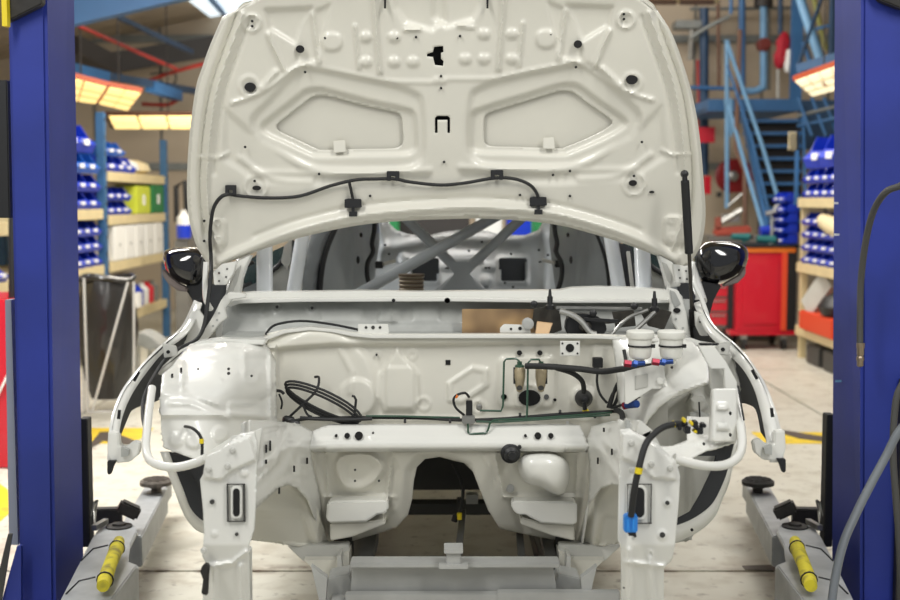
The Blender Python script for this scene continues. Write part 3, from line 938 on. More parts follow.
MB().lathe(P(519.5, 446.5, 3.79), (0, -1, 0), [(0.006, 0), (0.006, 0.012)], 8).build('lug', BLACK, gr)
MB().lathe(P(510, 488, 3.92), (0, -1, 0), [(0.014, 0), (0.013, 0.01), (0.005, 0.012)], 14).build('floor_bolt', JIG, toe)
for x, y in ((355, 470), (355, 481), (379, 481), (373, 433)):
    disc('bolt_hole', x, y, 1.2, 3.83, JIGDARK, toe, n=8)

# ---------------- wheel houses and rails on both sides
def depth_side(xa, Ya, xb, Yb, tilt=0.0):
    """vertical inner face of a chassis rail, running straight away from the viewer"""
    def fn(p):
        t = (p[:, 0] - xa) / (xb - xa)
        inv = 1 / Ya + (1 / Yb - 1 / Ya) * t
        return 1 / inv + tilt * (p[:, 1] - 470) / 100
    return fn


railL = [(250, 420), (276, 421), (300, 424), (314, 432), (310, 446), (314, 470), (322, 500), (330, 544), (322, 543), (316, 520), (308, 500), (298, 488), (288, 485), (278, 489), (266, 500), (250, 514)]
rf = [('line', [(254, 500), (285, 470), (300, 440)], 4, 0.02), ('line', [(258, 470), (292, 445)], 3.5, 0.014), ('line', [(300, 455), (300, 484)], 2, 0.010),
      ('line', [(283, 480), (300, 482), (316, 505), (326, 540)], 2.2, 0.012), ('line', [(268, 432), (268, 480)], 2, 0.008), ('poly', [(285, 440), (305, 445), (308, 478), (296, 476)], 0.016, 4),
      ('line', [(256, 484), (276, 462), (284, 430)], 2, 0.02), ('poly', [(262, 432), (278, 428), (279, 462), (262, 478)], 0.02, 3), ('line', [(250, 508), (278, 484), (292, 480)], 2.2, 0.02), ('ring', 303, 462, 4, 1.4, 0.01)]
rlL = stamped('chassis_rail', railL, depth_side(254, 3.1, 318, 3.92), WHITE, car, rf, step=3.2, thick=0.004)
railR = [(638, 420), (612, 421), (592, 426), (586, 440), (590, 470), (588, 500), (578, 542), (582, 545), (588, 505), (600, 488), (612, 484), (620, 487), (640, 512)]
rf2 = [('line', [(636, 500), (612, 468), (592, 440)], 4, 0.02), ('line', [(640, 480), (604, 440)], 3.5, 0.014), ('line', [(583, 540), (592, 500), (606, 484), (620, 484)], 2.2, 0.012),
       ('line', [(596, 450), (598, 484)], 2, 0.01)]
rlR = stamped('chassis_rail', railR, depth_side(640, 3.1, 582, 3.92), WHITE, car, rf2, step=3.2, thick=0.004)
whL = [(250, 506), (266, 493), (280, 484), (292, 480), (302, 486), (316, 505), (330, 545), (300, 546), (250, 540)]
stamped('wheel_house', whL, [(250, 500, 3.5), (300, 484, 3.78), (250, 545, 3.72), (330, 545, 3.98)], CREAM, car,
        [('line', [(256, 513), (300, 514)], 1.8, -0.01), ('line', catmull([(290, 488), (304, 500), (312, 520), (318, 544)]), 3, 0.012), ('poly', [(250, 516), (302, 516), (312, 545), (250, 545)], -0.02, 5)], step=3.4)
whR = [(640, 506), (624, 488), (612, 481), (600, 486), (588, 505), (576, 545), (596, 546), (640, 541)]
stamped('wheel_house', whR, [(640, 500, 3.5), (600, 484, 3.78), (640, 545, 3.72), (578, 545, 3.98)], CREAM, car,
        [('line', catmull([(612, 484), (600, 500), (596, 520), (594, 544)]), 3, 0.012), ('poly', [(640, 516), (604, 516), (596, 545), (640, 545)], -0.02, 5)], step=3.4)
for rl_, q in ((rlL, ((266, 449, 4), (270, 446, 5), (279, 491, 3), (294, 469, 3), (307, 461, 3), (266, 462, 2))), (rlR, ((628, 470, 3), (612, 452, 3), (598, 461, 3), (604, 430, 2)))):
    for x, y, h in q:
        Yr = 1 / (1 / 3.1 + (1 / 3.92 - 1 / 3.1) * ((x - 254) / 64 if x < 400 else (x - 640) / -58)) - 0.045
        plate('slot', [(x - .9, y - h), (x + .9, y - h), (x + .9, y + h), (x - .9, y + h)], Yr, 0.006, HOLE, rl_, 0)

# ---------------- left apron (strut tower side)
apL = [(184, 350), (190, 344), (205, 341), (240, 341), (264, 342), (270, 350), (276, 360), (277, 424), (262, 430), (250, 434), (228, 441), (212, 452), (202, 462), (164, 448),
       (161, 430), (160, 400), (162, 374), (172, 366)]
af = [('dome', 232, 372, 50, 36, 0.05), ('poly', [(186, 346), (266, 344), (268, 356), (184, 358)], 0.03, 9), ('poly', [(162, 374), (184, 360), (186, 384), (164, 388)], 0.012, 4),
      ('line', catmull([(164, 393), (190, 396), (215, 404), (235, 413), (262, 416)]), 4, 0.014), ('line', catmull([(170, 403), (190, 404), (212, 412), (228, 418)]), 3, 0.012),
      ('line', [(160, 415), (268, 416)], 2.6, 0.014), ('ring', 251.5, 376, 7, 2, 0.006), ('circ', 220.5, 434, 8, 0.008, 3), ('circ', 193.5, 440.5, 8, 0.010, 3), ('circ', 176, 440, 7, 0.008, 3),
      ('line', [(244, 350), (244, 372)], 3, 0.008), ('poly', rrect(228, 402, 262, 414, 3), 0.01, 4), ('line', [(270, 346), (271, 424)], 2.2, 0.02), ('line', [(182, 365), (182, 392)], 1.6, 0.01)]
ap = stamped('strut_tower_panel', apL, [(184, 345, 3.75), (266, 342, 3.85), (276, 430, 3.7), (160, 380, 3.38), (162, 446, 3.3), (210, 452, 3.3), (230, 380, 3.5)], WHITE, car, af, step=3.2)
for x, y, r in ((228.5, 369, 1.4), (228.5, 373.5, 1.6), (251.5, 376, 1.3), (176.5, 439.5, 1.6), (193.5, 440.5, 2.4), (172, 377, 1.2), (198, 369, 1.0)):
    disc('bolt_hole', x, y, r, 3.36 if x < 200 else 3.42, JIGDARK, ap, n=10)
for x, y in ((172, 377), (181, 371)):
    plate('slot', [(x - 1, y - 3), (x + 1, y - 3.5), (x + 1, y + 2.5), (x - 1, y + 3)], 3.42, 0.004, HOLE, ap, 0)
cable('sensor_lead', [(185, 426.5, 3.3), (192, 428, 3.22), (199, 434, 3.2), (202, 442, 3.2), (202, 455, 3.2)], 1.6, RUBBER, car)
MB().lathe(P(201.5, 441, 3.2), (0, 0, 1), [(0.006, -0.006), (0.006, 0.006)], 10).build('yellow_band', YEL, car)

# ---------------- right apron
apR = [(612, 340), (626, 337), (650, 334), (676, 336), (694, 342), (706, 356), (709, 372), (709, 384), (690, 391), (672, 398), (658, 408), (648, 420), (642, 432), (622, 432), (618, 400), (616, 370)]
arf = [('poly', [(632, 372), (664, 364), (666, 386), (652, 388), (630, 402)], 0.012, 3), ('poly', rrect(636, 376, 648, 388, 2), -0.014, 2), ('ring', 660, 381, 3, 1.4, 0.006),
       ('line', catmull([(709, 380), (690, 387), (672, 394), (655, 405), (644, 420), (640, 432)]), 2.5, 0.014), ('dome', 688, 368, 24, 26, 0.035), ('line', [(622, 366), (622, 430)], 2, 0.012),
       ('line', [(630, 404), (664, 391)], 2, 0.008)]
apr = stamped('strut_tower_panel', apR, [(616, 340, 3.9), (650, 336, 3.8), (706, 356, 3.6), (709, 386, 3.45), (622, 432, 3.75), (642, 432, 3.6), (665, 370, 3.6)], WHITE, car, arf, step=3.2)
disc('bolt_hole', 664, 348, 2.2, 3.55, mat('brown_stud', (110, 90, 60), 0.6), apr)
disc('bolt_hole', 672, 367.5, 1.4, 3.55, JIGDARK, apr, n=8)
# open wheel arch behind it
stamped('inner_wheel_arch', [(640, 432), (648, 418), (660, 406), (678, 396), (694, 380), (698, 352), (708, 342), (730, 352), (740, 384), (736, 440), (728, 470), (690, 540), (666, 545), (650, 540), (640, 500)],
        [(640, 430, 3.85), (720, 390, 3.75), (660, 540, 3.85), (725, 470, 3.7)], UNDER, car,
        [('poly', [(640, 432), (690, 396), (692, 450), (640, 470)], -0.06, 8), ('line', [(690, 400), (690, 540)], 3, 0.02), ('circ', 697, 404, 9, 0.02, 3), ('line', [(708, 345), (712, 390)], 3, 0.03),
         ('poly', [(692, 462), (712, 455), (712, 505), (694, 512)], 0.03, 4)], step=4)
plate('inner_bracket', [(640, 455), (645, 430), (652, 414), (664, 402), (668, 402), (668, 455)], 3.74, 0.01, UNDER, car)
plate('inner_bracket', [(690, 414), (700, 411), (706, 414), (714, 414), (714, 440), (690, 440)], 3.6, 0.02, PLENUM, car)
for x in (697, 701):
    pass
disc('round_tab', 697.5, 399, 6.5, 3.6, UNDER, car, 3.0, 0.01)
cable('thin_wire', [(699, 402, 3.59), (700, 420, 3.59)], 0.9, RUBBER, car, 6, straight=True)
hp = stamped('headlamp_bracket', [(687, 416), (700, 417), (716, 416), (716, 441), (737, 436), (736, 442), (718, 447), (700, 454), (678, 466), (666, 473), (662, 455), (658, 446), (672, 446), (687, 440)],
             [(690, 416, 3.3), (736, 440, 3.2), (660, 446, 3.15), (668, 472, 3.05), (700, 450, 3.15)], WHITE, car,
             [('circ', 704, 444, 7, 0.006, 2.5), ('line', [(662, 448), (690, 444), (716, 437)], 2, 0.01), ('line', [(668, 470), (700, 452), (736, 440)], 2, 0.008)], step=3.0)
disc('bolt_hole', 704, 444, 1.3, 3.13, HOLE, hp, 1.6, n=8)
hb_ = stamped('lamp_mount_box', rrect(713.5, 388.5, 737, 442, 2.5), [(713, 388, 3.17), (737, 388, 3.17), (713, 442, 3.14), (737, 442, 3.16)], WHITE, car,
              [('poly', [(717, 404), (727, 404), (729, 410), (717, 410)], 0.010, 2), ('poly', [(717, 424), (727, 424), (729, 430), (717, 430)], 0.010, 2)], step=2.6, thick=0.03)
for y in (413.5, 435):
    disc('bolt_hole', 730.5, y, 1.3, 3.13, HOLE, hb_, 1.9, n=8)
plate('mount_post', [(711, 367), (725, 367), (726, 390), (712, 390)], 3.28, 0.03, UNDER, car)
plate('upper_mount', [(699, 347), (714, 346), (726, 362), (737, 382), (737, 390), (725, 390), (724, 369), (711, 369), (704, 357)], 3.24, 0.02, WHITE, car, 0.002)
plate('mount_strap', [(700, 343.5), (719, 343.5), (719, 345.5), (700, 345.5)], 3.4, 0.02, BLACK, car, 0)
tb_ = plate('square_tab', [(718, 345), (728, 345), (728.5, 355), (718, 354)], 3.3, 0.01, UNDER, car)
disc('tab_hole', 723, 349.5, 2.0, 3.298, HOLE, tb_)
wb_ = plate('reservoir_bracket', [(625, 404), (625, 372), (636, 369), (664, 363), (666, 384), (660, 389), (652, 389), (628, 404)], 3.56, 0.01, WHITE, car)
plate('bracket_window', [(635, 376), (648, 373.5), (648, 387), (635, 390)], 3.557, 0.004, UNDER, wb_)
MB().lathe(P(660, 381, 3.555), (0, -1, 0), [(0.010, 0), (0.010, 0.004), (0.005, 0.006)], 12).build('bracket_boss', WHITE, wb_)

# ---------------- fenders
def fender(s):
    if s < 0:
        out = [(194, 300, 4.15), (184, 322, 4.0), (175, 333, 3.9), (160, 346, 3.78), (140, 366, 3.6), (123, 388, 3.45), (114, 408, 3.35), (109, 430, 3.28), (107, 460, 3.24)]
        inn = [(202, 303, 4.12), (194, 322, 3.99), (184, 336, 3.9), (163, 353, 3.78), (147, 372, 3.6), (133, 392, 3.45), (124, 412, 3.35), (119, 434, 3.28), (117, 462, 3.24)]
        arch = [(222, 300, 4.5), (212, 330, 4.4), (206, 345, 4.3), (190, 352, 4.2), (172, 375, 4.1), (160, 398, 4.0), (146, 404, 3.9), (132, 408, 3.7), (121, 432, 3.5)]
    else:
        out = [(702, 300, 4.15), (708, 314, 4.0), (717, 328, 3.9), (737, 345, 3.78), (752, 362, 3.6), (765, 383, 3.45), (774, 405, 3.35), (781, 430, 3.28), (784, 462, 3.24)]
        inn = [(694, 303, 4.12), (700, 320, 3.99), (708, 334, 3.9), (728, 354, 3.78), (742, 368, 3.6), (753, 386, 3.45), (760, 408, 3.35), (765, 432, 3.28), (770, 462, 3.24)]
        arch = [(676, 300, 4.5), (684, 330, 4.4), (692, 345, 4.3), (708, 352, 4.2), (724, 375, 4.1), (738, 400, 4.0), (748, 404, 3.9), (757, 410, 3.7), (762, 432, 3.5)]
    out, inn, arch = (catmull(q, n=4) for q in (out, inn, arch))
    n = len(out)
    v = [P(*p) for p in out] + [P(*p) for p in inn]
    fr = finish('front_fender', v, [(i, i + 1, n + i + 1, n + i) for i in range(n - 1)], WHITE, car, solid=0.006)
    k = len(arch)
    # side skin running back from the outer edge: white outside, dark coating inside
    a = [P(*p) for p in out]
    b = [P(*p) for p in arch]
    sx = Vector((0.004 * (1 if s < 0 else -1), 0, 0))
    finish('fender_skin', a + b, [(i, i + 1, n + i + 1, n + i) for i in range(n - 1)], WHITE, fr, solid=0.0)
    finish('sound_coating', [q + sx * 2 for q in a] + [q + sx for q in b], [(i, i + 1, n + i + 1, n + i) for i in range(n - 1)], LINER, fr)
    # slots in the flange
    for q in ([(150, 358, 135, 379)] if True else []):
        pass
    f = (lambda x, y: (x, y)) if s < 0 else (lambda x, y: (891 - x, y - 2))
    for (x0, y0, x1, y1) in ((134, 381, 139, 372), (118.5, 419, 119.5, 410)):
        Y = 3.5 if y0 < 400 else 3.3
        a0, a1 = f(x0, y0), f(x1, y1)
        MB().beam(P(*a0, Y - .03), P(*a1, Y - .03), 0.004, 0.008).build('flange_slot', HOLE, fr)
    return fr


fl, frr = fender(-1), fender(1)
# brackets at the lower front ends
def fender_end(s, fr):
    f = (lambda pts: pts) if s < 0 else (lambda pts: [(893 - x, y - 2) for x, y in pts])
    b = MB().prism([P(x, y, 3.24) for x, y in f([(108, 432), (118, 434), (119, 446), (126, 447), (133, 441), (140, 444), (138, 455), (130, 462), (118, 463), (110, 461), (107, 450)])], (0, 0.03, 0)).build('bumper_bracket', WHITE, fr, bevel=0.003)
    MB().prism([P(x, y, 3.225) for x, y in f([(121, 447), (129, 450), (128, 456), (121, 457)])], (0, 0.02, 0)).build('bracket_slot', PLENUM, b)
    MB().prism([P(x, y, 3.225) for x, y in f([(107, 461), (116, 461), (113, 466), (110, 475), (107, 474)])], (0, 0.02, 0)).build('rubber_stop', BLACK, b, bevel=0.002)
    MB().prism([P(x, y, 3.7) for x, y in f([(162, 343), (176, 346), (178, 356), (164, 358)])], (0, 0.01, 0)).build('hinge_tab', UNDER, fr, bevel=0.002)
    q = f([(168, 352)])[0]
    disc('bolt_hole', q[0], q[1], 1.8, 3.69, HOLE, fr)


fender_end(-1, fl)
fender_end(1, frr)

# scuttle ends, pillar feet and hinge brackets beside the plenum
CORNERS = {
    -1: dict(base=[(236, 262), (251, 255), (245, 268), (241, 280), (239, 295), (228, 300), (221, 306), (226, 292), (231, 278)],
             groove=[(236, 270), (241, 265), (237, 282), (231, 296), (224, 304), (228, 290)],
             hinge=[(213, 272), (222, 264), (237, 261), (233, 274), (226, 285), (214, 285)], hd=[(219, 273), (227, 269), (219, 281), (226, 277)],
             side=[(229, 292), (246, 294), (246, 298), (231, 300), (225, 309), (227, 318), (220, 323), (213, 332), (206, 341), (194, 345), (203, 332), (213, 316), (221, 300)],
             sd=[(219, 313), (217, 320), (213, 326)],
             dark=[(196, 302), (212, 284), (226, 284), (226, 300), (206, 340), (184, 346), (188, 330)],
             brk=[(191, 312), (198, 309), (204, 318), (200, 335), (187, 344), (180, 343)], bd=[(195, 320)]),
    1: dict(base=[(659, 255), (672, 262), (679, 270), (681, 286), (668, 288), (664, 272)], groove=[(662, 262), (667, 264), (672, 276), (671, 285), (667, 280)],
            hinge=[(673, 264), (691, 267), (691, 283), (676, 283)], hd=[(679, 270), (686, 271), (680, 278), (687, 279)],
            side=[(667, 287), (678, 290), (682, 298), (686, 312), (691, 338), (684, 338), (672, 323), (670, 312), (671, 300)], sd=[(676, 319), (683, 328)],
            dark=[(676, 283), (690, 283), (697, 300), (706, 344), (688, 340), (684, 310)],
            brk=[(695, 311), (703, 315), (709, 336), (701, 336), (696, 326)], bd=[(700, 322)])}
for s, q in CORNERS.items():
    pb = plate('pillar_foot', q['base'], 4.18, 0.06, WHITE, car, 0.003)
    plate('pillar_groove', q['groove'], 4.172, 0.01, UNDER, pb)
    hg = plate('hinge_plate', q['hinge'], 4.12, 0.03, WHITE, car, 0.002)
    for a, b in q['hd']:
        disc('bolt_hole', a, b, 1.0, 4.118, JIGDARK, hg, n=8)
    sc = plate('scuttle_end', q['side'], 4.07, 0.03, WHITE, car, 0.003)
    for a, b in q['sd']:
        disc('bolt_hole', a, b, 1.2, 4.068, PLENUM, sc, n=8)
    if s > 0:
        plate('scuttle_groove', [(670, 290), (675, 292), (681, 304), (675, 308), (672, 302)], 4.066, 0.006, PLENUM, sc)
        disc('scuttle_hole', 677, 310.5, 3.6, 4.064, HOLE, sc, 2.6)
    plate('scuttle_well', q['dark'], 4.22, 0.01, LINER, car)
    bb_ = plate('fender_bracket', q['brk'], 4.02, 0.02, WHITE, car, 0.002)
    for a, b in q['bd']:
        disc('bolt_hole', a, b, 1.0, 4.018, JIGDARK, bb_, n=8)
    plate('upper_rail', [(180, 350), (196, 342), (216, 339), (266, 340), (264, 345), (210, 344), (188, 348), (172, 366), (160, 376), (156, 372)] if s < 0 else
          [(650, 338), (690, 338), (704, 343), (718, 345), (718, 348), (702, 348), (690, 343), (650, 342)], 3.75, 0.06, WHITE, car, 0.003)
cable('hinge_arm', [(206, 262, 4.03), (205, 285, 4.02), (206, 300, 4.02), (211, 309, 4.05)], 2.8, WHITE, car)
cable('hinge_arm', [(693, 262, 4.1), (694, 282, 4.08), (702, 300, 4.06), (708, 318, 4.04)], 2.4, WHITE, car)

# ---------------- lower sill/wheel-arch rims
for s in (-1, 1):
    if s < 0:
        o = [(160, 452, 3.5), (174, 490, 3.5), (184, 515, 3.55), (196, 530, 3.6), (212, 536, 3.65)]
        i = [(168, 452, 3.5), (182, 490, 3.5), (191, 510, 3.55), (202, 521, 3.6), (214, 525, 3.65)]
        d = [(166, 452), (206, 455), (212, 530), (196, 522), (184, 505), (176, 480)]
    else:
        o = [(739, 440, 3.45), (731, 474, 3.45), (722, 500, 3.5), (714, 518, 3.52), (695, 534, 3.55), (664, 547, 3.6)]
        i = [(736, 440, 3.45), (728, 470, 3.45), (718, 494, 3.5), (709, 508, 3.52), (690, 521, 3.55), (664, 530, 3.6)]
        d = [(690, 456), (736, 440), (733, 458), (722, 490), (712, 508), (692, 524), (664, 530), (664, 526), (690, 512), (700, 495), (712, 470), (716, 456)]
    o, i = catmull(o, n=4), catmull(i, n=4)
    v = [P(*p) for p in o] + [P(*p) for p in i]
    n = len(o)
    finish('wheel_arch_rim', v, [(k, k + 1, n + k + 1, n + k) for k in range(n - 1)], WHITE, car, solid=0.012)
    plate('arch_lining', d, 3.66 if s > 0 else 3.82, 0.01, LINER, car)
disc('bolt_hole', 692, 530, 1.5, 3.53, HOLE, car)
plate('wheel_arch_inner', [(172, 455), (206, 455), (206, 500), (196, 480), (182, 462)], 3.78, 0.01, LINER, car)

# ---------------- crash-box end plates and front legs, nearest to the viewer
def rrp(poly, r=0):
    return poly
def end_plate(s):
    if s < 0:
        ol = [(203, 474), (206, 456), (220, 450), (232, 440), (240, 434), (254, 432), (257, 444), (256, 500), (254, 530), (249, 546), (250, 600), (252, 660), (202, 660), (203, 580), (207, 566),
              (202, 556), (204, 534), (203, 510), (200, 480)]
        slot = rrect(227, 484, 245, 522, 3)
        feats = [('poly', rrect(231, 488, 241, 517, 5), 0.006, 2), ('line', [(211, 566), (232, 563), (246, 552)], 2.2, 0.012), ('line', [(214, 568), (214, 660)], 3, 0.012),
                 ('line', [(240, 566), (244, 660)], 3, 0.014), ('poly', [(203, 452), (250, 436), (256, 460), (230, 472), (222, 480), (204, 478)], 0.012, 2), ('circ', 214.5, 534, 3, 0.004, 2),
                 ('circ', 244, 473, 4, 0.005, 2)]
        holes = []
        Yt, dk = 2.95, [(212, 502, 2.4), (236.5, 534.5, 1.8), (220, 457, 1.0)]
        studs = [(209, 469), (228, 466), (233, 450), (204, 550)]
    else:
        ol = [(620, 430), (630, 429), (640, 434), (658, 444), (676, 461), (680, 476), (679, 500), (675, 545), (672, 560), (664, 568), (664, 600), (665, 660), (622, 660), (622, 600), (621, 548), (618, 540), (619, 480)]
        slot = rrect(627, 484, 652, 524, 3)
        feats = [('poly', rrect(633, 490, 646, 520, 6), -0.004, 2), ('line', [(626, 562), (664, 566)], 2.2, 0.010), ('line', [(629, 550), (630, 660)], 2.4, 0.012), ('line', [(650, 560), (656, 660)], 3, 0.012),
                 ('poly', [(622, 434), (634, 432), (656, 446), (674, 462), (676, 480), (652, 478), (640, 466), (622, 458)], 0.012, 2), ('circ', 667.5, 503, 4, 0.004, 2), ('circ', 662.5, 535, 5, 0.004, 2),
                 ('ring', 650, 554, 3, 1.2, 0.004)]
        holes = []
        Yt, dk = 2.95, [(667.5, 503, 2.2), (662.5, 535, 2.8), (660, 456, 1.0), (624, 588, 0.9), (635, 536, 1.6)]
        studs = [(631, 443), (651, 464), (670, 468), (632, 470)]
    e = stamped('end_plate', ol, lambda p: Yt + 0 * p[:, 0] + np.clip((p[:, 1] - 545) / 100, 0, 1) * 0.10, WHITE, car, feats, holes, step=2.8, thick=0.012)
    # outline groove of the rectangular cover and its dark ends
    x0, y0, x1, y1 = min(p[0] for p in slot), min(p[1] for p in slot), max(p[0] for p in slot), max(p[1] for p in slot)
    mb = MB()
    for (a, b, c_, d_) in ((x0, y0, x1, y0 + .9), (x0, y1 - .9, x1, y1), (x0, y0, x0 + 1.1, y1), (x1 - 1.6, y0, x1, y1)):
        mb.pbox(a, b, c_, d_, Yt - 0.008, 0.004)
    mb.build('cover_gap', JIGDARK, e)
    so = (236.3, 502.5, 3.4, 14) if s < 0 else (639.5, 502.5, 5.0, 15)
    plate('slot_rim', rrect(so[0] - so[2] - 2.4, so[1] - so[3] - 2.4, so[0] + so[2] + 2.4, so[1] + so[3] + 2.4, so[2] + 1, 4), Yt - 0.012, 0.012, WHITE, e, 0.002)
    plate('dark_slot', rrect(so[0] - so[2], so[1] - so[3], so[0] + so[2], so[1] + so[3], so[2], 4), Yt - 0.0135, 0.004, HOLE, e, 0)
    for x, y, r in dk:
        disc('bolt_hole', x, y, r, Yt - 0.006, JIGDARK, e, n=12)
    for x, y in studs:
        MB().lathe(P(x, y, Yt - 0.010), (0, -1, 0), [(0.0085, 0), (0.0085, 0.004), (0.005, 0.006), (0.005, 0.012)], 6).build('stud', UNDER, e)
    # the box rail running back from the plate
    if s < 0:
        sec = [(208, 462), (250, 444), (252, 530), (208, 540)]
    else:
        sec = [(624, 440), (672, 466), (672, 535), (624, 530)]
    MB().prism([P(x, y, Yt + 0.013) for x, y in sec], (0.02 * s, 0.12, 0)).build('crash_box', WHITE, e, bevel=0.004)
    leg = [(209, 556), (246, 556), (247, 660), (207, 660)] if s < 0 else [(626, 556), (662, 562), (660, 660), (626, 660)]
    MB().prism([P(x, y, Yt + 0.10) for x, y in leg], (0, 0.1, 0)).build('leg_box', WHITE, e, bevel=0.004)
    return e


eL, eR = end_plate(-1), end_plate(1)
cb = MB().prism([P(x, y, 2.93) for x, y in [(202, 566), (206, 564), (209, 567), (208, 576), (207, 596), (201, 594), (203, 580), (200, 572)]], (0, 0.02, 0)).build('rusty_clip', ARMD, eL, bevel=0.002)
# gusset brackets joining plates and aprons
plate('gusset', [(203, 456), (232, 437), (252, 432), (262, 428), (258, 460), (250, 470), (246, 452), (226, 456)], 3.0, 0.012, WHITE, car)
plate('gusset_flange', [(241, 424), (245, 423), (245, 438), (241, 439)], 2.97, 0.03, UNDER, car)
plate('gusset_flange', [(619, 420), (632, 424), (632, 440), (620, 436)], 2.98, 0.02, WHITE, car)
plate('gusset_flange', [(626, 420), (630, 420), (630, 436), (626, 434)], 2.96, 0.03, PLENUM, car)
plate('inner_gusset', [(622, 458), (636, 460), (636, 430), (640, 420), (652, 430), (664, 452), (650, 446), (624, 444)], 3.02, 0.01, WHITE, car)

# round-bar bumper stays
cable('bumper_stay', [(152, 388, 3.3), (149, 410, 3.22), (147, 430, 3.15), (146, 448, 3.1), (150, 460, 3.05), (162, 466, 3.02), (178, 467, 3.0), (195, 463, 2.98), (206, 458, 2.97)], 4.4, WHITE, car, 14)
cable('bumper_stay', [(735, 390, 3.3), (738, 410, 3.22), (741, 428, 3.15), (742, 446, 3.1), (737, 458, 3.05), (725, 465, 3.02), (708, 466, 3.0), (690, 463, 2.98), (674, 458, 2.97)], 4.6, WHITE, car, 14)
cable('arch_cable', [(182, 347, 3.8), (165, 360, 3.7), (152, 380, 3.5), (144, 398, 3.4), (143, 416, 3.3), (146, 430, 3.2)], 2.0, RUBBER, car)
cable('thin_wire', [(738, 386, 3.25), (741, 404, 3.2), (744, 420, 3.15)], 1.0, RUBBER, car, 6)

# front harness on the right with connectors
fh = cable('front_harness', [(631, 516, 2.90), (634, 492, 2.88), (638, 472, 2.88), (645, 446, 2.90), (654, 434, 2.93), (664, 427, 2.95), (676, 424, 2.97), (686, 424, 2.98)], 3.4, RUBBER, car, 10)
cable('yellow_band', [(639.2, 468, 2.875), (638.2, 473.5, 2.875)], 3.9, YEL, fh, 10, straight=True)
for (x, y, w_, h_, m_) in ((675, 425, 3, 5, YEL), (680, 427, 4, 7, BLACK), (685, 421, 3, 4, YEL), (688, 430, 6, 8, BLACK), (696, 425, 5, 7, BLACK), (700, 431, 7, 7, BLACK), (692, 424, 3, 4, YEL),
                           (696, 432, 4, 3, YEL), (690, 426, 4, 3, UNDER), (704, 426, 5, 4, BLACK)):
    MB().pbox(x - w_ / 2, y - h_ / 2, x + w_ / 2, y + h_ / 2, 2.96, 0.03).build('connector', m_, fh, bevel=0.002)
bc = MB().pbox(624.5, 516, 638, 533, 2.90, 0.03).build('blue_connector', BLUEC, car, bevel=0.003)
bc['label'] = 'light blue plug'
MB().pbox(628, 514, 635, 517, 2.905, 0.02).build('plug_tab', BLUEC, bc)
MB().pbox(627, 520, 629, 530, 2.895, 0.01).build('plug_rib', BLUEC, bc)
MB().pbox(632.5, 520, 634.5, 530, 2.895, 0.01).build('plug_rib', BLUEC, bc)
MB().pbox(629, 532, 636, 536, 2.905, 0.02).build('plug_seal', BLACK, bc)

# ---------------- brake fluid reservoirs
for x in (640, 671):
    base = P(x, 359, 3.55)
    r = MB().lathe(base, (0, 0, 1), [(0.012, -0.015), (0.014, -0.002), (0.028, 0.004), (0.032, 0.012), (0.034, 0.058), (0.0345, 0.062)], 24).build('fluid_reservoir', TANK, car)
    MB().lathe(base, (0, 0, 1), [(0.038, 0.060), (0.040, 0.064), (0.040, 0.078), (0.036, 0.082), (0.02, 0.084)], 24).build('reservoir_cap', TANK, r)
    MB().lathe(base, (0, 0, 1), [(0.0345, 0.036), (0.036, 0.036), (0.036, 0.041), (0.0345, 0.041)], 24).build('cable_tie', BLACK, r)
    MB().box(base + Vector((0.034, -0.014, 0.039)), (0.012, 0.01, 0.01)).build('tie_head', BLACK, r)
for x0, x1, y in ((624, 645, 364), (652, 673, 362.5)):
    f_ = MB().tube([P(x0 + 6, y, 3.52), P(x1, y - 1, 3.52)], [0.008, 0.007], 10).build('hose_fitting', BLUEF, car)
    MB().tube([P(x0, y - 1, 3.52), P(x0 + 7, y, 3.52)], 0.011, 6).build('red_nut', REDF, f_)
    MB().tube([P(x0 + 9, y - 1, 3.52), P(x0 + 13, y, 3.52)], 0.011, 6).build('blue_nut', BLUEF, f_)
f_ = MB().tube([P(627, 405, 3.6), P(637, 404, 3.56)], 0.011, 12).build('hose_fitting', BLUEF, car)
MB().tube([P(624, 406, 3.61), P(628, 405, 3.6)], 0.012, 6).build('red_nut', REDF, f_)

# ---------------- cabin seen through the windscreen opening
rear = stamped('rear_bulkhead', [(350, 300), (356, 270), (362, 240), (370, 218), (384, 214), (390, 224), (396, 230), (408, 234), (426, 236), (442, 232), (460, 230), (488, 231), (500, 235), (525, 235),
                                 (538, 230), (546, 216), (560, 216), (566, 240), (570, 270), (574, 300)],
               [(350, 290, 5.9), (574, 290, 5.9), (360, 220, 6.3), (560, 220, 6.3), (450, 235, 6.5), (450, 290, 6.0)], BLUEGREY, car,
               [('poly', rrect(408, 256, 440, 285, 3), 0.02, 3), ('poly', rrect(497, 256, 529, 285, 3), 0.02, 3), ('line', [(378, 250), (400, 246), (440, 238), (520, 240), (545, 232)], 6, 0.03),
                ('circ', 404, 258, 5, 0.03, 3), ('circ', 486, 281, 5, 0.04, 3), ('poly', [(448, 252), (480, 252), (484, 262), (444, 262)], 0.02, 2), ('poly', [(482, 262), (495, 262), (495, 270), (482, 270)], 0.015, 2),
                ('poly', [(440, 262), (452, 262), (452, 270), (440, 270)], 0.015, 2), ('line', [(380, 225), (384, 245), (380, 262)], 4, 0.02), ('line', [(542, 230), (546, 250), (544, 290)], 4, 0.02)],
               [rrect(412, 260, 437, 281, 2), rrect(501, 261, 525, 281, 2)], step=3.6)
for a, b in ((410, 439), (499, 527)):
    plate('speaker_opening', rrect(a, 258, b, 283, 2), 6.12, 0.01, mat('dark_grey_panel', (44, 48, 54), 0.6), rear, 0)
mb = MB()
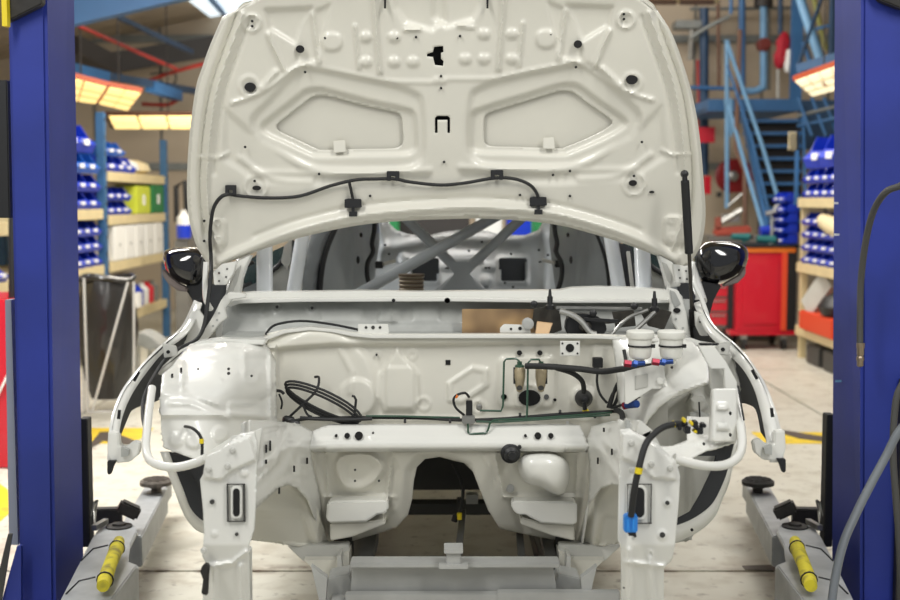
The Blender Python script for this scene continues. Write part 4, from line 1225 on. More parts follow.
for x, y in ((385, 245), (389, 254), (391, 261), (414, 287), (446, 268), (448, 268), (486, 268), (489, 268), (511, 254), (540, 262), (539, 250), (548, 255), (513, 287), (505, 283), (482, 242), (469, 251)):
    mb.prism([P(a, b, 5.93) for a, b in ellipse(x, y, 1.4, 1.2, 6)], (0, 0.004, 0))
mb.build('bolt_holes', HOLE, rear)['kind'] = 'stuff'
for x, y in ((379, 265), (559, 264)):
    b = MB().pbox(x - 4, y - 3.5, x + 4, y + 3.5, 5.7, 0.04).build('latch_block', BLACK, rear, bevel=0.003)
    s = 1 if x < 450 else -1
    MB().tube([P(x + 4 * s, y - 1, 5.7), P(x + 16 * s, y - 4, 5.75)], 0.008, 8).build('latch_lead', UNDER, b)


def inner_side(s):
    f = (lambda pts: pts) if s < 0 else (lambda pts: [(929 - x,) + (y,) + tuple(r) for x, y, *r in pts])
    g2 = lambda pts: [(p[0], p[1]) for p in f([(a, b) for a, b in pts])]
    out = g2([(316, 300), (322, 270), (332, 222), (345, 216), (378, 212), (380, 240), (376, 270), (372, 300)])
    sp_ = stamped('rear_side_panel', out, f([(316, 295, 5.0), (330, 220, 5.1), (375, 215, 5.8), (372, 298, 5.75)]), BLUEGREY, car,
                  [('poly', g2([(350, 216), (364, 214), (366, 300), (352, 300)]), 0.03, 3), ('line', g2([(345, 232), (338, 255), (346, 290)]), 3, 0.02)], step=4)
    for x, y in ((361, 235), (358, 260)):
        a, b = g2([(x, y)])[0]
        disc('panel_slot', a, b, 1.6, 5.35, HOLE, sp_, 2.4 if y < 250 else 4)
    cable('door_seal', f([(375, 218, 5.5), (374, 232, 5.5), (372, 243, 5.5), (373, 252, 5.5), (368, 262, 5.5), (367, 272, 5.5), (369, 284, 5.5), (374, 296, 5.5)]), 2.4, BLACK, car)
    cable('door_seal', f([(338, 222, 4.9), (328, 245, 4.9), (322, 268, 4.9), (319, 300, 4.9)]), 3.0 if s < 0 else 1.7, BLACK, car)
    # centre pillar and doors
    stamped('door_frame', g2([(302, 300), (305, 262), (314, 226), (334, 220), (326, 245), (320, 268), (316, 300)]), f([(302, 298, 4.8), (312, 228, 4.85), (334, 222, 4.95), (316, 300, 4.9)]), BLUEGREY if s < 0 else BLUEGREY, car, step=6)
    dr = plate('door_panel', g2([(262, 300), (262, 273), (285, 265), (300, 262), (300, 300)]), 4.75, 0.03, PLENUM, car, 0.003)
    plate('window_pane', g2([(255, 275), (262, 256), (306, 236), (306, 262), (285, 266)]), 4.82, 0.005, GLASS, dr, 0)
    cable('window_frame', f([(262, 276, 4.74), (276, 268, 4.74), (284, 258, 4.74), (292, 240, 4.74)]), 2.6, BLACK, dr)
    cable('window_frame', f([(242, 287, 4.6), (260, 279, 4.66), (262, 276, 4.74)]), 2.2, BLACK, dr)
    plate('centre_pillar', g2([(281, 262), (284, 246), (292, 238), (290, 262), (287, 270)]), 4.72, 0.04, UNDER, car)
    cable('door_seal', f([(254, 262, 4.35), (247, 266, 4.35), (242, 275, 4.35), (240, 284, 4.35), (239, 300, 4.35)]), 2.0, BLACK, car)
    plate('front_window', g2([(241, 292), (244, 274), (252, 258), (264, 250), (264, 282)]), 4.62, 0.005, GLASS, car, 0)
    plate('front_door_top', g2([(240, 300), (244, 288), (262, 280), (262, 300)]), 4.5, 0.03, BLUEGREY, car)
    # windscreen pillar rising behind the bonnet, and roof rail
    MB().tube([P(*q) for q in f([(228, 302, 4.22), (238, 270, 4.32), (250, 240, 4.45)])] + [Vector((s * 0.56, 4.85, 1.60)), Vector((s * 0.55, 5.6, 1.66)), Vector((s * 0.52, 6.5, 1.60))], [0.022, 0.02, 0.02, 0.024, 0.026, 0.026], 10).build('windscreen_pillar', WHITE, car)
    return sp_


inner_side(-1)
inner_side(1)
plate('dark_pillar_trim', [(620, 243), (632, 248), (638, 300), (627, 300)], 4.6, 0.05, mat('dark_grey_fabric', (58, 60, 66), 0.7), car, 0.004)
# roof panel
v, fc = [], []
for j in range(7):
    for i in range(9):
        t, u = j / 6, i / 8 * 2 - 1
        v.append(Vector((u * (0.56 - 0.03 * t), 4.82 + 1.75 * t, 1.615 + 0.05 * math.sin(PI * (0.15 + 0.75 * t)) - 0.045 * u * u)))
for j in range(6):
    for i in range(8):
        fc.append((j * 9 + i, j * 9 + i + 1, j * 9 + i + 10, j * 9 + i + 9))
finish('roof_panel', v, fc, WHITE, car, solid=0.01)
# outer body sides and sills behind the fenders (mostly hidden)
for s in (-1, 1):
    side = [(4.25, 1.10), (4.25, 0.45), (6.9, 0.45), (6.95, 1.05), (5.6, 1.13)]
    MB().prism([Vector((s * 0.80, a, b)) for a, b in side], (s * 0.02, 0, 0)).build('body_side', WHITE, car, bevel=0.004)
fpx = P(447, 500, 4.1).x
for s in (-1, 1):
    MB().bb((fpx + s * 0.20, 4.06, 0.42), (s * 0.80, 7.1, 0.45)).build('floor_pan', UNDER, car)
    MB().prism([Vector((fpx + s * 0.20, 4.06, 0.42)), Vector((fpx + s * 0.215, 4.06, 0.42)), Vector((fpx + s * 0.10, 4.06, 0.70)), Vector((fpx + s * 0.085, 4.06, 0.70))], (0, 3.0, 0)).build('tunnel_side', UNDER, car)
MB().bb((fpx - .10, 4.06, 0.69), (fpx + .10, 7.1, 0.71)).build('tunnel_roof', UNDER, car)
MB().bb((-0.75, 6.95, 0.42), (0.75, 7.05, 0.95)).build('rear_closing_panel', BLUEGREY, car)

# roll cage
RC = mat('white_cage_tube', (222, 228, 232), 0.3, coat=0.4)
cage = cable('roll_cage', [(264.5, 246, 4.45), (264.8, 300, 4.35)], 8.0, RC, car, 16, straight=True)
for pts, r, m_ in (([(303, 234, 4.6), (292, 300, 4.5)], 7.0, RC), ([(610, 234, 4.55), (621, 300, 4.45)], 7.0, RC), ([(642, 248, 4.4), (644.5, 300, 4.3)], 8.2, RC),
                   ([(402, 214, 5.5), (460, 272, 5.45), (490, 300, 5.45)], 5.2, BLUEGREY), ([(526, 214, 5.5), (464, 272, 5.42), (430, 300, 5.4)], 5.0, BLUEGREY),
                   ([(348, 300, 5.0), (500, 214, 5.35)], 5.6, BLUEGREY), ([(628, 252, 4.6), (634, 300, 4.5)], 2.0, UNDER)):
    cable('cage_tube', pts, r, m_, cage, 14, straight=True)
plate('cross_gusset', [(448, 262), (476, 262), (470, 274), (480, 290), (442, 290), (454, 274)], 5.38, 0.006, BLUEGREY, cage)
dc = P(411.5, 300, 4.8)
MB().lathe(dc, (0, 0, 1), [(0.046, 0), (0.046, 0.09), (0.05, 0.094), (0.05, 0.1), (0.044, 0.1)], 24).build('air_duct', mat('duct_brown', (92, 78, 62), 0.6), car)
for k in range(6):
    MB().lathe(dc + Vector((0, 0, 0.012 + k * 0.0155)), (0, 0, 1), [(0.046, -0.004), (0.051, 0), (0.046, 0.004)], 24).build('duct_rib', SILVER, car)

# ============================================================ jig under the body
jig = empty('body_jig', (0, 3.8, 0), 'grey welded steel jig frame under the white car body', 'jig')
MB().prism([P(352, 565, 3.62), P(553, 565, 3.62), P(560, 612, 3.62), P(350, 612, 3.62)], (0, 0.02, 0)).build('channel_web', JIG, jig)
MB().pbox(350, 563, 560, 568, 3.58, 0.07).build('channel_flange', JIG, jig, bevel=0.002)
MB().pbox(345, 594, 500, 612, 3.585, 0.03).build('channel_flange', JIG, jig, bevel=0.003)
MB().pbox(497, 592, 620, 612, 3.58, 0.03).build('channel_flange', JIG, jig, bevel=0.003)
b = MB().pbox(446, 551, 461, 569, 3.54, 0.05).build('centre_lug', JIG, jig, bevel=0.003)
MB().pbox(439, 565, 468, 569, 3.53, 0.06).build('lug_foot', JIG, b)
MB().pbox(444, 549.5, 463, 553.5, 3.53, 0.07).build('lug_cap', JIG, b)
for s in (-1, 1):
    f = (lambda pts: pts) if s < 0 else (lambda pts: [(908 - x, y) for x, y in pts])
    t = MB().prism([P(x, y, 3.9) for x, y in f([(287, 546), (349, 545), (349, 559), (304, 562)])], (0, 0.05, 0)).build('support_bracket', UNDER, jig, bevel=0.003)
    MB().prism([P(x, y, 3.86) for x, y in f([(304, 560), (336, 560), (349, 553), (349, 576), (332, 576), (326, 582)])], (0, 0.1, 0)).build('gusset_plate', CREAM, t)
    MB().prism([P(x, y, 3.80) for x, y in f([(337, 557), (341, 555), (343, 582), (338, 580)])], (0, 0.08, 0)).build('weld_rib', UNDER, t)
    MB().prism([P(x, y, 3.66) for x, y in f([(328, 578), (349, 574), (356, 590), (356, 612), (322, 612)])], (0, 0.1, 0)).build('foot_block', JIG, t, bevel=0.003)
    MB().prism([P(x, y, 3.60) for x, y in f([(311, 566), (327, 578), (325, 612), (319, 600)])], (0, 0.03, 0)).build('side_plate', JIG, t)
for (x0, y0, x1, y1, Y, d) in ((410, 504, 492, 515, 4.7, 0.08), (415, 457, 485, 490, 5.1, 0.1)):  # front one a beam, rear one a plain dark plate across the tunnel
    MB().pbox(x0 - 20, y0, x1 + 10, y1, Y, d).build('dark_crosspiece', JIGDARK, jig, bevel=0.002)
MB().pbox(457, 500, 462, 512, 4.66, 0.05).build('beam_lug', JIGDARK, jig)
MB().pbox(466, 495, 478, 504, 4.68, 0.05).build('beam_lug', JIG, jig)
for pts, w_ in (([(463, 512, 4.3), (458, 556, 3.75)], 0.02), ([(519, 528, 4.2), (522, 562, 3.8)], 0.022), ([(545, 535, 4.2), (553, 572, 3.75)], 0.035), ([(372, 535, 4.2), (362, 575, 3.75)], 0.045)):
    MB().beam(P(*pts[0]), P(*pts[1]), w_, w_).build('strut', JIGDARK, jig)
for s in (-1, 1):
    a = P(454 + s * 120, 600, 3.7)
    MB().bb((a.x - .04, 3.85, 0.08), (a.x + .04, 6.2, 0.16)).build('long_beam', JIGDARK, jig)
    for y in (4.05, 6.1):
        MB().bb((a.x - .05, y - .05, 0.0), (a.x + .05, y + .05, 0.08)).build('foot', JIGDARK, jig)
        MB().bb((a.x - .03, y - .03, 0.16), (a.x + .03, y + .03, 0.41)).build('upright', JIGDARK, jig)
a = P(450, 604, 3.6)
MB().bb((-0.35, 3.58, a.z - 0.12), (0.40, 3.66, a.z + .01)).build('lower_channel', JIG, jig)
MB().bb((-0.35, 3.6, 0.1), (0.40, 3.64, a.z - .1)).build('stiffener', JIGDARK, jig)
# hanging lead in the tunnel
ld = cable('hanging_lead', [(452, 462, 4.1), (459, 475, 4.12), (463, 490, 4.14), (461, 508, 4.14), (458, 518, 4.14)], 1.8, RUBBER, car)
MB().lathe(P(459.5, 516, 4.12), (0, 0, 1), [(0.008, -0.012), (0.009, 0.01)], 10).build('yellow_plug', YEL, ld)
MB().lathe(P(455, 518, 4.13), (0.3, 0, 1), [(0.011, -0.012), (0.011, 0.012)], 10).build('dark_plug', BLACK, ld)

# ============================================================ two-post lift
def post(name, s):
    if s < 0:
        xa, ya, xb = -1.390, 4.30, -1.39
        front = [(7, 46), (20, 54)]
        lab = 'deep blue lift post at the left, grey arm with pale round pad'
    else:
        lab = 'deep blue lift post at the right, grey arm with dark round pad'
    r = empty('lift_post', (s * 1.45, 4.45, 0), lab, 'lift post', 'pair of blue lift posts')
    if s < 0:
        t0, b0 = P(46, 0, 4.3), P(55, 600, 4.3)
        t1, b1 = P(75, 0, 4.63), P(85, 600, 4.63)
        tl, bl = P(7, 0, 4.3), P(20, 600, 4.3)
    else:
        t0, b0 = P(862, 0, 4.3), P(861, 600, 4.3)
        t1, b1 = P(834, 0, 4.62), P(831, 600, 4.62)
        tl, bl = P(918, 0, 4.3), P(915, 600, 4.3)

    def ext(t, b):   # run the edge line on from above the frame down to the floor
        d = (t - b) / (t.z - b.z)
        return t + d * 0.75, b - d * b.z
    T, B = zip(*[ext(a, b) for a, b in ((tl, bl), (t0, b0), (t1, b1))])
    T = list(T) + [Vector((T[0].x, 4.63, T[0].z))]
    B = list(B) + [Vector((B[0].x, 4.63, B[0].z))]
    for q in T:
        q.z = T[0].z
    col = finish('column', B + T, [(0, 1, 2, 3), (7, 6, 5, 4), (0, 1, 5, 4), (1, 2, 6, 5), (2, 3, 7, 6), (3, 0, 4, 7)], POST, r, bevel=0.012)
    MB().bb((min(B[0].x, B[1].x) - 0.1, 4.15, 0), (max(B[0].x, B[1].x) + 0.1, 4.8, 0.02)).build('base_plate', POST, r, bevel=0.003)
    return r


pL, pR = post('a', -1), post('b', 1)
MB().prism([P(-2, 575, 4.2), P(8, 534, 4.2), P(12, 534, 4.2), P(-2, 620, 4.2)], (0, 0.01, 0)).build('foot_gusset', JIGDARK, pL)
MB().prism([P(2, 600, 4.22), P(17, 546, 4.22), P(21, 546, 4.22), P(21, 606, 4.22)], (0, 0.02, 0)).build('foot_gusset', POST, pL)
MB().prism([P(5, 300, 4.34), P(11, 300, 4.34), P(18, 545, 4.34), P(9, 545, 4.34)], (0, 0.05, 0)).build('guide_rail', POSTG, pL)
MB().prism([P(-10, 80, 4.33), P(7, 80, 4.33), P(10, 218, 4.33), P(-8, 218, 4.33)], (0, 0.05, 0)).build('control_box', BLACK, pL, bevel=0.004)
MB().prism([P(6, -20, 4.25), P(42, -20, 4.25), P(42, 4, 4.25), P(6, 22, 4.25)], (0, 0.04, 0)).build('top_cover', ARMD, pL, bevel=0.004)
MB().pbox(2, -20, 6, 26, 4.22, 0.03).build('cover_edge', YEL, pL)
MB().prism([P(868, -20, 4.25), P(940, -20, 4.25), P(940, 14, 4.25), P(900, 8, 4.25), P(880, 0, 4.25)], (0, 0.04, 0)).build('top_cover', ARMD, pR, bevel=0.004)
for x, y, w_, m_ in ((834.5, 203, 4, PAPER), (834.5, 234.5, 5, PAPER), (835.5, 381, 6, STEELBP)):
    MB().pbox(x, y - 1, x + w_, y + 1.3, 4.5, 0.004).build('sticker', m_, pR)
for s, pr in ((-1, pL), (1, pR)):
    f = (lambda x: x) if s < 0 else (lambda x: 913 - x)
    a, b = P(f(80 if s < 0 else 79), 418 if s < 0 else 414, 4.68), P(f(91 if s < 0 else 90), 520, 4.68)
    MB().bb((min(a.x, b.x), 4.66, b.z - .1), (max(a.x, b.x), 4.72, a.z)).build('rubber_buffer', RUBBER, pr, bevel=0.003)
MB().pbox(895, 380, 912, 620, 4.26, 0.03).build('side_rail', ARMD, pR)


def arm(s, post_):
    fx = (lambda x: x) if s < 0 else (lambda x: 914 - x)
    g = lambda x, y, z: G(fx(x), y, z)
    top = [g(59, 602, .25), g(92, 538, .25), g(100, 526, .25), g(117, 522, .25), g(133, 524, .25), g(137, 531, .25), g(130, 545, .25), g(128, 561, .25), g(137, 565, .25), g(110, 601, .25), g(96, 640, .25), g(40, 640, .25)]
    r = MB().prism(top, (0, 0, -0.02)).build('lift_arm', ARM, post_, bevel=0.004)
    MB().prism([g(128, 561, .23), g(139, 565, .23), g(112, 600, .23), g(98, 640, .23), g(60, 640, .23), g(70, 600, .23), g(96, 545, .23)], (0, 0, -0.13)).build('arm_box', ARM, r, bevel=0.006)
    a, b = g(128, 552, .16), g(156, 500, .16)
    MB().beam(a, b, 0.105, 0.12).build('telescopic_beam', ARM, r, bevel=0.005)
    a2, b2 = g(148, 510, .14), g(161, 490, .14)
    MB().beam(a2, b2 + (b2 - a2).normalized() * 0.05, 0.085, 0.09).build('inner_beam', ARM, r, bevel=0.004)
    pc = g(156, 479, .28)
    p = MB().lathe(Vector((pc.x, pc.y, .19)), (0, 0, 1), [(0.035, 0), (0.030, 0.02), (0.022, 0.03), (0.022, 0.05), (0.05, 0.062), (0.066, 0.066), (0.070, 0.066), (0.070, 0.082), (0.064, 0.084)], 28).build('lift_pad', ARMD if s > 0 else PADM, r)
    t = MB().lathe(Vector((pc.x, pc.y, .27)), (0, 0, 1), [(0.062, 0), (0.064, 0.005), (0.060, 0.009)], 28).build('pad_rubber', PADM if s < 0 else ARMD, r)
    for k in range(-3, 4):
        h = math.sqrt(max(0.0001, 0.055 ** 2 - (k * 0.016) ** 2))
        MB().bb((pc.x - h, pc.y + k * 0.016 - 0.003, .278), (pc.x + h, pc.y + k * 0.016 + 0.003, .283)).build('tread_rib', PADM if s < 0 else ARMD, r)
    pv = g(119, 527, .25)
    MB().lathe(pv, (0, 0, 1), [(0.05, 0), (0.05, 0.006), (0.026, 0.008), (0.024, 0.016), (0.012, 0.018)], 20).build('pivot_pin', ARMD, r)
    sleeve = [g(119, 541, .30), g(117, 548, .30), g(110, 565, .30), g(105, 580, .29), g(103, 586, .29)]
    sv = MB().tube(sleeve, [0.019, 0.025, 0.022, 0.024, 0.020], 14).build('foam_sleeve', SLEEVE, r)
    for q in (sleeve[1], sleeve[3]):
        MB().tube([q + Vector((0.026 * math.cos(a), 0, 0.026 * math.sin(a))) for a in [i * 2 * PI / 12 for i in range(13)]], 0.003, 5).build('cable_tie', BLACK, r)
        MB().tube([q + Vector((s * 0.03, 0, .01)), q + Vector((s * 0.08, -.01, .0)), q + Vector((s * 0.12, -.02, -.04))], 0.003, 5).build('tie_tail', BLACK, r)
    m_ = MB().beam(g(86, 517, .24), g(122, 516, .24), 0.05, 0.07).build('arm_lock', ARMD, r, bevel=0.005)
    MB().beam(g(119, 505, .32), g(139, 514, .28), 0.06, 0.05).build('lock_handle', ARMD, r, bevel=0.008)
    MB().tube([g(90, 516, .3), g(94, 503, .34), g(97, 501, .35), g(95, 510, .3), g(94, 524, .26)], 0.006, 8).build('release_wire', STEEL, r)
    MB().beam(g(94, 528, .27), g(106, 521, .27), 0.02, 0.02).build('lock_bolt', STEEL, r)
    MB().beam(g(128, 540, .2), g(130, 530, .21), 0.03, 0.03).build('gear_tooth', ARMD, r)
    return r


arm(-1, pL)
arm(1, pR)

# hoses by the right post
h = cable('air_hose', [(910, 180, 3.9), (900, 186, 3.92), (886, 192, 3.97), (874, 210, 4.05), (866, 240, 4.12), (861, 280, 4.18), (860, 320, 4.2), (860, 344, 4.2)], 3.4, HOSED, None, 10)
tag(h, 'dark rubber air hose with a metal coupling hanging down the right blue post', 'hose')
# coupling as a child of the hose
cp = MB().lathe(P(860, 367, 4.2), (0, 0, 1), [(0.006, 0), (0.011, 0.004), (0.011, 0.02), (0.013, 0.024), (0.013, 0.034), (0.010, 0.038), (0.012, 0.042), (0.012, 0.062), (0.014, 0.066), (0.014, 0.082)], 16)
cp.build('hose_coupling', BRASS, h)
h2 = cable('air_hose', [(905, 424, 3.6), (896, 436, 3.6), (886, 456, 3.6), (872, 482, 3.58), (856, 514, 3.55), (842, 548, 3.5), (832, 600, 3.45), (826, 680, 3.4)], 4.4, HOSEG, None, 12)
tag(h2, 'thick grey air hose curving down in front of the right lift arm', 'hose')
h3 = cable('air_hose', [(905, 380, 4.0), (896, 400, 4.0), (893, 450, 4.0), (896, 500, 4.0), (899, 540, 4.0), (901, 600, 4.0)], 3.4, HOSED, None, 10)
tag(h3, 'dark hose running down the far right edge behind the grey hose', 'hose')

# ============================================================ floor
fl_ = empty('floor', (0, 8, 0), kind='structure')
for x0, x1 in ((-7.5, -2.6), (-2.58, 2.6), (2.62, 8.5)):
    for y0, y1 in ((0.5, 4.955), (4.97, 11.0), (11.02, 19.0)):
        MB().bb((x0, y0, -0.12), (x1, y1, 0)).build('floor_slab', FLOOR, fl_, bevel=0.006)
MB().bb((-7.5, 0.4, -0.16), (8.5, 19.0, -0.012)).build('joint_filler', JOINT, fl_)
for k, (a, b) in enumerate((((-3.3, -1.95), (7.62, 8.15)), ((1.95, 3.2), (7.62, 8.0)))):
    t = MB().prism([Vector((a[0], b[0], 0)), Vector((a[1], b[0], 0)), Vector((a[1], b[1], 0)), Vector((a[0], b[1], 0))], (0, 0, 0.002)).build('floor_marking', FYEL, fl_)
MB().prism([G(84, 452, 0.002), G(100, 432, .002), G(112, 432, .002), G(150, 446, .002), G(140, 447, .002), G(104, 441, .002)], (0, 0, 0.002)).build('dark_stripe', FBLK, fl_)
MB().prism([G(770, 430, 0.002), G(782, 430, .002), G(826, 437, .002), G(826, 442, .002), G(800, 439, .002)], (0, 0, 0.002)).build('dark_stripe', FBLK, fl_)
MB().prism([G(-20, 505, 0), G(-20, 470, .0), G(8, 490, .0), G(9, 514, 0), G(-10, 530, 0)], (0, 0, 0.003)).build('floor_marking', FYEL, fl_)
MB().prism([G(742, 566, 0), G(776, 565, .0), G(776, 571, .0), G(745, 570, 0)], (0, 0, 0.002)).build('dark_patch', FBLK, fl_)

# ============================================================ walls, roof
wb = empty('wall_back', (0, 17, 0), kind='structure')
x = -7.5
k = 0
while x < 8.5:
    MB().bb((x + 0.02, 17.0 + 0.015 * (k % 2), 0), (x + 0.88, 17.08, 6.2)).build('cladding_panel', WALLM, wb, bevel=0.008)
    x += 0.9
    k += 1
MB().bb((-7.5, 17.06, 0), (8.6, 17.2, 6.2)).build('wall_sheet', GREYP, wb)
for z in (1.9, 3.6):
    MB().bb((-7.5, 16.93, z), (8.5, 17.0, z + 0.1)).build('sheeting_rail', GREYP, wb)
wl_ = empty('wall_left', (-7, 10, 0), kind='structure')
for k in range(10):
    MB().bb((-7.1, 1.0 + k * 1.6, 0), (-7.0 + 0.01 * (k % 2), 2.58 + k * 1.6, 4)).build('cladding_panel', WALLM, wl_, bevel=0.01)
wr_ = empty('wall_right', (8, 10, 0), kind='structure')
for k in range(10):
    MB().bb((8.0, 1.0 + k * 1.6, 0), (8.1 + 0.01 * (k % 2), 2.58 + k * 1.6, 6)).build('cladding_panel', WALLM, wr_, bevel=0.01)
cl = empty('ceiling', (0, 10, 5), kind='structure')
rz = lambda x: 3.95 + 0.20 * (x + 3.2) if x < 1 else 3.95 + 0.2 * 4.2 + 0.12 * (x - 1)
for k in range(30):
    y0 = 4.6 + k * 0.42
    for xa, xb in ((-7.1, 1.0), (1.0, 8.6)):
        if k >= 22 and xa < 0:
            segs = ((-7.1, -3.2), (-1.9, 1.0))
        else:
            segs = ((xa, xb),)
        for a, b in segs:
            q = [Vector((a, y0, rz(a))), Vector((b, y0, rz(b))), Vector((b, y0 + 0.38, rz(b))), Vector((a, y0 + 0.38, rz(a)))]
            MB().prism(q, (0, 0, 0.05)).build('roof_deck_strip', ROOFM, cl)
MB().prism([Vector((-7.1, 4.6, rz(-7.1) + .05)), Vector((1, 4.6, rz(1) + .05)), Vector((1, 17.1, rz(1) + .05)), Vector((-7.1, 17.1, rz(-7.1) + .05))], (0, 0, 0.04)).build('roof_sheet', RAFT, cl)
MB().prism([Vector((1, 4.6, rz(1) + .05)), Vector((8.6, 4.6, rz(8.6) + .05)), Vector((8.6, 17.1, rz(8.6) + .05)), Vector((1, 17.1, rz(1) + .05))], (0, 0, 0.04)).build('roof_sheet', RAFT, cl)
MB().prism([Vector((-3.2, 13.9, rz(-3.2) - .02)), Vector((-1.9, 13.9, rz(-1.9) - .02)), Vector((-1.9, 16.95, rz(-1.9) - .02)), Vector((-3.2, 16.95, rz(-3.2) - .02))], (0, 0, 0.03)).build('skylight_pane', SKY, cl)


def st_beam(name, a, b, w_, h_, m_, lab=None):
    o = MB().beam(a, b, w_, h_).build(name, m_, None)
    o['kind'] = 'structure'
    return o


st_beam('trim_1', P(60, 10, 9.0), P(196, -22, 9.0), 0.12, 0.26, STEELB)
st_beam('trim_2', P(70, 70, 15.5), P(215, 46, 16.2), 0.2, 0.25, RAFT)
st_beam('trim_3', P(118, 17, 13.0), P(192, 52, 15.5), 0.04, 0.05, STEELBD)
st_beam('trim_4', P(70, 45, 14), P(112, 66, 15), 0.25, 0.2, RAFT)
st_beam('trim_5', P(203, -10, 13.5), P(224, 14, 16.9), 0.04, 0.06, STEELB)
wt = P(215, 0, 7.6)
for k, (pts, lab) in enumerate((([(70, 22, 12), (140, 53, 14.0), (177, 69, 15)], 'long red sprinkler pipe slanting down under the left roof'),
                                ([(150, 80, 15.5), (180, 70, 15.2), (215, 61, 15)], 'red pipe rising to the right behind the bonnet edge'),
                                ([(142, 104, 15), (165, 105, 15), (174, 102, 15), (182, 96, 15)], 'short curved red pipe above the tube lamp on the left'))):
    o = cable('sprinkler_pipe', pts, 1.9, REDP, None, 8)
    tag(o, lab, 'pipe', 'red pipes under the roof')
o = MB().beam(P(70, 68, 12.5), P(106, 77, 13), 0.1, 0.10).build('cable_tray', STEELB, None)
tag(o, 'pale blue steel tray above the slanted orange-framed lamp', 'cable tray')
o = MB().beam(P(106, 76, 13), P(200, 92, 16), 0.06, 0.08).build('cable_tray', STEELBD, None)
tag(o, 'dark blue overhead rail running towards the back left corner', 'rail')
MB().beam(P(150, 86, 14.3), P(178, 96, 15), 0.12, 0.12).build('rail_trolley', STEELB, o)
o = cable('overhead_cable', [(166, 94, 15.5), (174, 84, 15.5), (176, 76, 15.5), (170, 72, 15.5), (150, 74, 15.5)], 0.9, RUBBER, None)
tag(o, 'thin dark cable looped under the back left roof', 'cable')


def lamp(name, quad, thick, label, frame_m, n, emis=LAMPE, bars=1):
    """quad: four 3D corners of the lit underside"""
    q = [Vector(p) for p in quad]
    cen = sum(q, Vector()) / 4
    r = empty(name, tuple(cen), label, 'lamp')
    nn = (q[1] - q[0]).cross(q[3] - q[0]).normalized()
    if nn.z < 0:
        nn = -nn
    big = [cen + (p - cen) * 1.07 for p in q]
    MB().prism([p + nn * 0.012 for p in big], nn * thick).build('lamp_housing', frame_m, r, bevel=0.005)
    MB().tube([cen + nn * thick, Vector((cen.x, cen.y, max(cen.z + .2, rz(cen.x)))) ], 0.008, 6).build('suspension_rod', RAFT, r)
    for i in range(n):
        a, b = (i + 0.04) / n, (i + 0.96) / n
        pane = [q[0].lerp(q[1], a), q[0].lerp(q[1], b), q[3].lerp(q[2], b), q[3].lerp(q[2], a)]
        MB().prism(pane, nn * 0.012).build('diffuser', emis, r)
    for i in range(bars):
        t = (i + 1) / (bars + 1)
        MB().beam(q[0].lerp(q[3], t) - nn * .005, q[1].lerp(q[2], t) - nn * .005, 0.012, 0.012).build('reflector_bar', BOARD, r)
    return r


lamp('tube_lamp', [P(60, 76, 12.0), P(107, 88, 12.3), P(96, 104, 12.9), P(60, 99, 12.7)], 0.05, 'slanted lamp in an orange frame, cut by the left post', LAMPF, 2, bars=2)
lamp('tube_lamp', [P(109, 88, 12.4), P(141, 94, 12.6), P(128, 111, 13.2), P(98.5, 104, 12.9)], 0.05, 'second slanted orange-framed lamp, above the left rack', LAMPF, 2, bars=2)
lamp('tube_lamp', [P(108, 117, 14.4), P(225, 117, 14.4), P(225, 129, 14.9), P(114, 129, 14.9)], 0.05, 'long tube lamp in a dark frame beside the bonnet edge', LAMPD, 4, bars=1)
lamp('tube_lamp', [P(795, 82, 12.5), P(845, 64, 12.0), P(845, 88, 12.6), P(812, 96.5, 13.0)], 0.05, 'slanted orange-framed lamp beside the right post', LAMPF, 4, LAMPW, 2)
lamp('tube_lamp', [P(640, 0, 14.0), P(716, 0, 14.0), P(716, 5, 14.3), P(640, 5, 14.3)], 0.06, 'cream lamp at the top of the frame right of the bonnet', BOARD, 2, BROWNP, 0)

# ============================================================ racks and bins
def rack(label, xf, y0, y1, zs, depth, ups, name='shelf_rack'):
    s = -1 if xf < 0 else 1
    r = empty(name, (xf, (y0 + y1) / 2, 0), label, 'rack')
    for (y, h) in ups:
        for xx in (xf, xf + s * depth):
            u = MB().bb((xx - .035, y - .045, 0), (xx + .035, y + .045, h)).build('upright', RACKB, r, bevel=0.004)
            if xx == xf:
                for k in range(int(h / 0.15)):
                    MB().bb((xx - .04, y - .012, 0.1 + k * .15), (xx + .04, y + .012, 0.13 + k * .15)).build('upright_slot', JIGDARK, u)
    for z in zs:
        b = MB().bb((xf - .02, y0, z - .09), (xf + .02, y1, z)).build('shelf_beam', BOARD, r, bevel=0.004)
        MB().bb((min(xf, xf + s * depth), y0, z - .03), (max(xf, xf + s * depth), y1, z - .005)).build('shelf_board', BOARD, r)
        for y in (y0, y1):
            MB().bb((min(xf, xf + s * depth), y - .02, z - .09), (max(xf, xf + s * depth), y + .02, z - .03)).build('end_beam', BOARD, r)
    return r


XL = -3.12
rack('cream-shelved rack at the left, beside the post, full of blue bins', XL, 9.9, 11.25, [0.92, 1.42], 0.9, [(11.25, 2.28)])
rack('cream-shelved rack further back left, with box files and a yellow box', XL, 11.4, 13.7, [0.42, 0.93, 1.36, 1.76], 0.9, [(13.7, 2.15)])
XR = 3.32
rack('cream-shelved rack beside the right post, crowded with blue bins', XR, 9.9, 11.9, [0.31, 0.91, 1.52], 0.9, [])
for xx in (XR + .04, XR + .86):
    for yy in (9.95, 11.86):
        o = MB().bb((xx - .03, yy - .03, 0), (xx + .03, yy + .03, 1.5)).build('cream_upright', BOARD, bpy.data.objects['shelf_rack.002'])

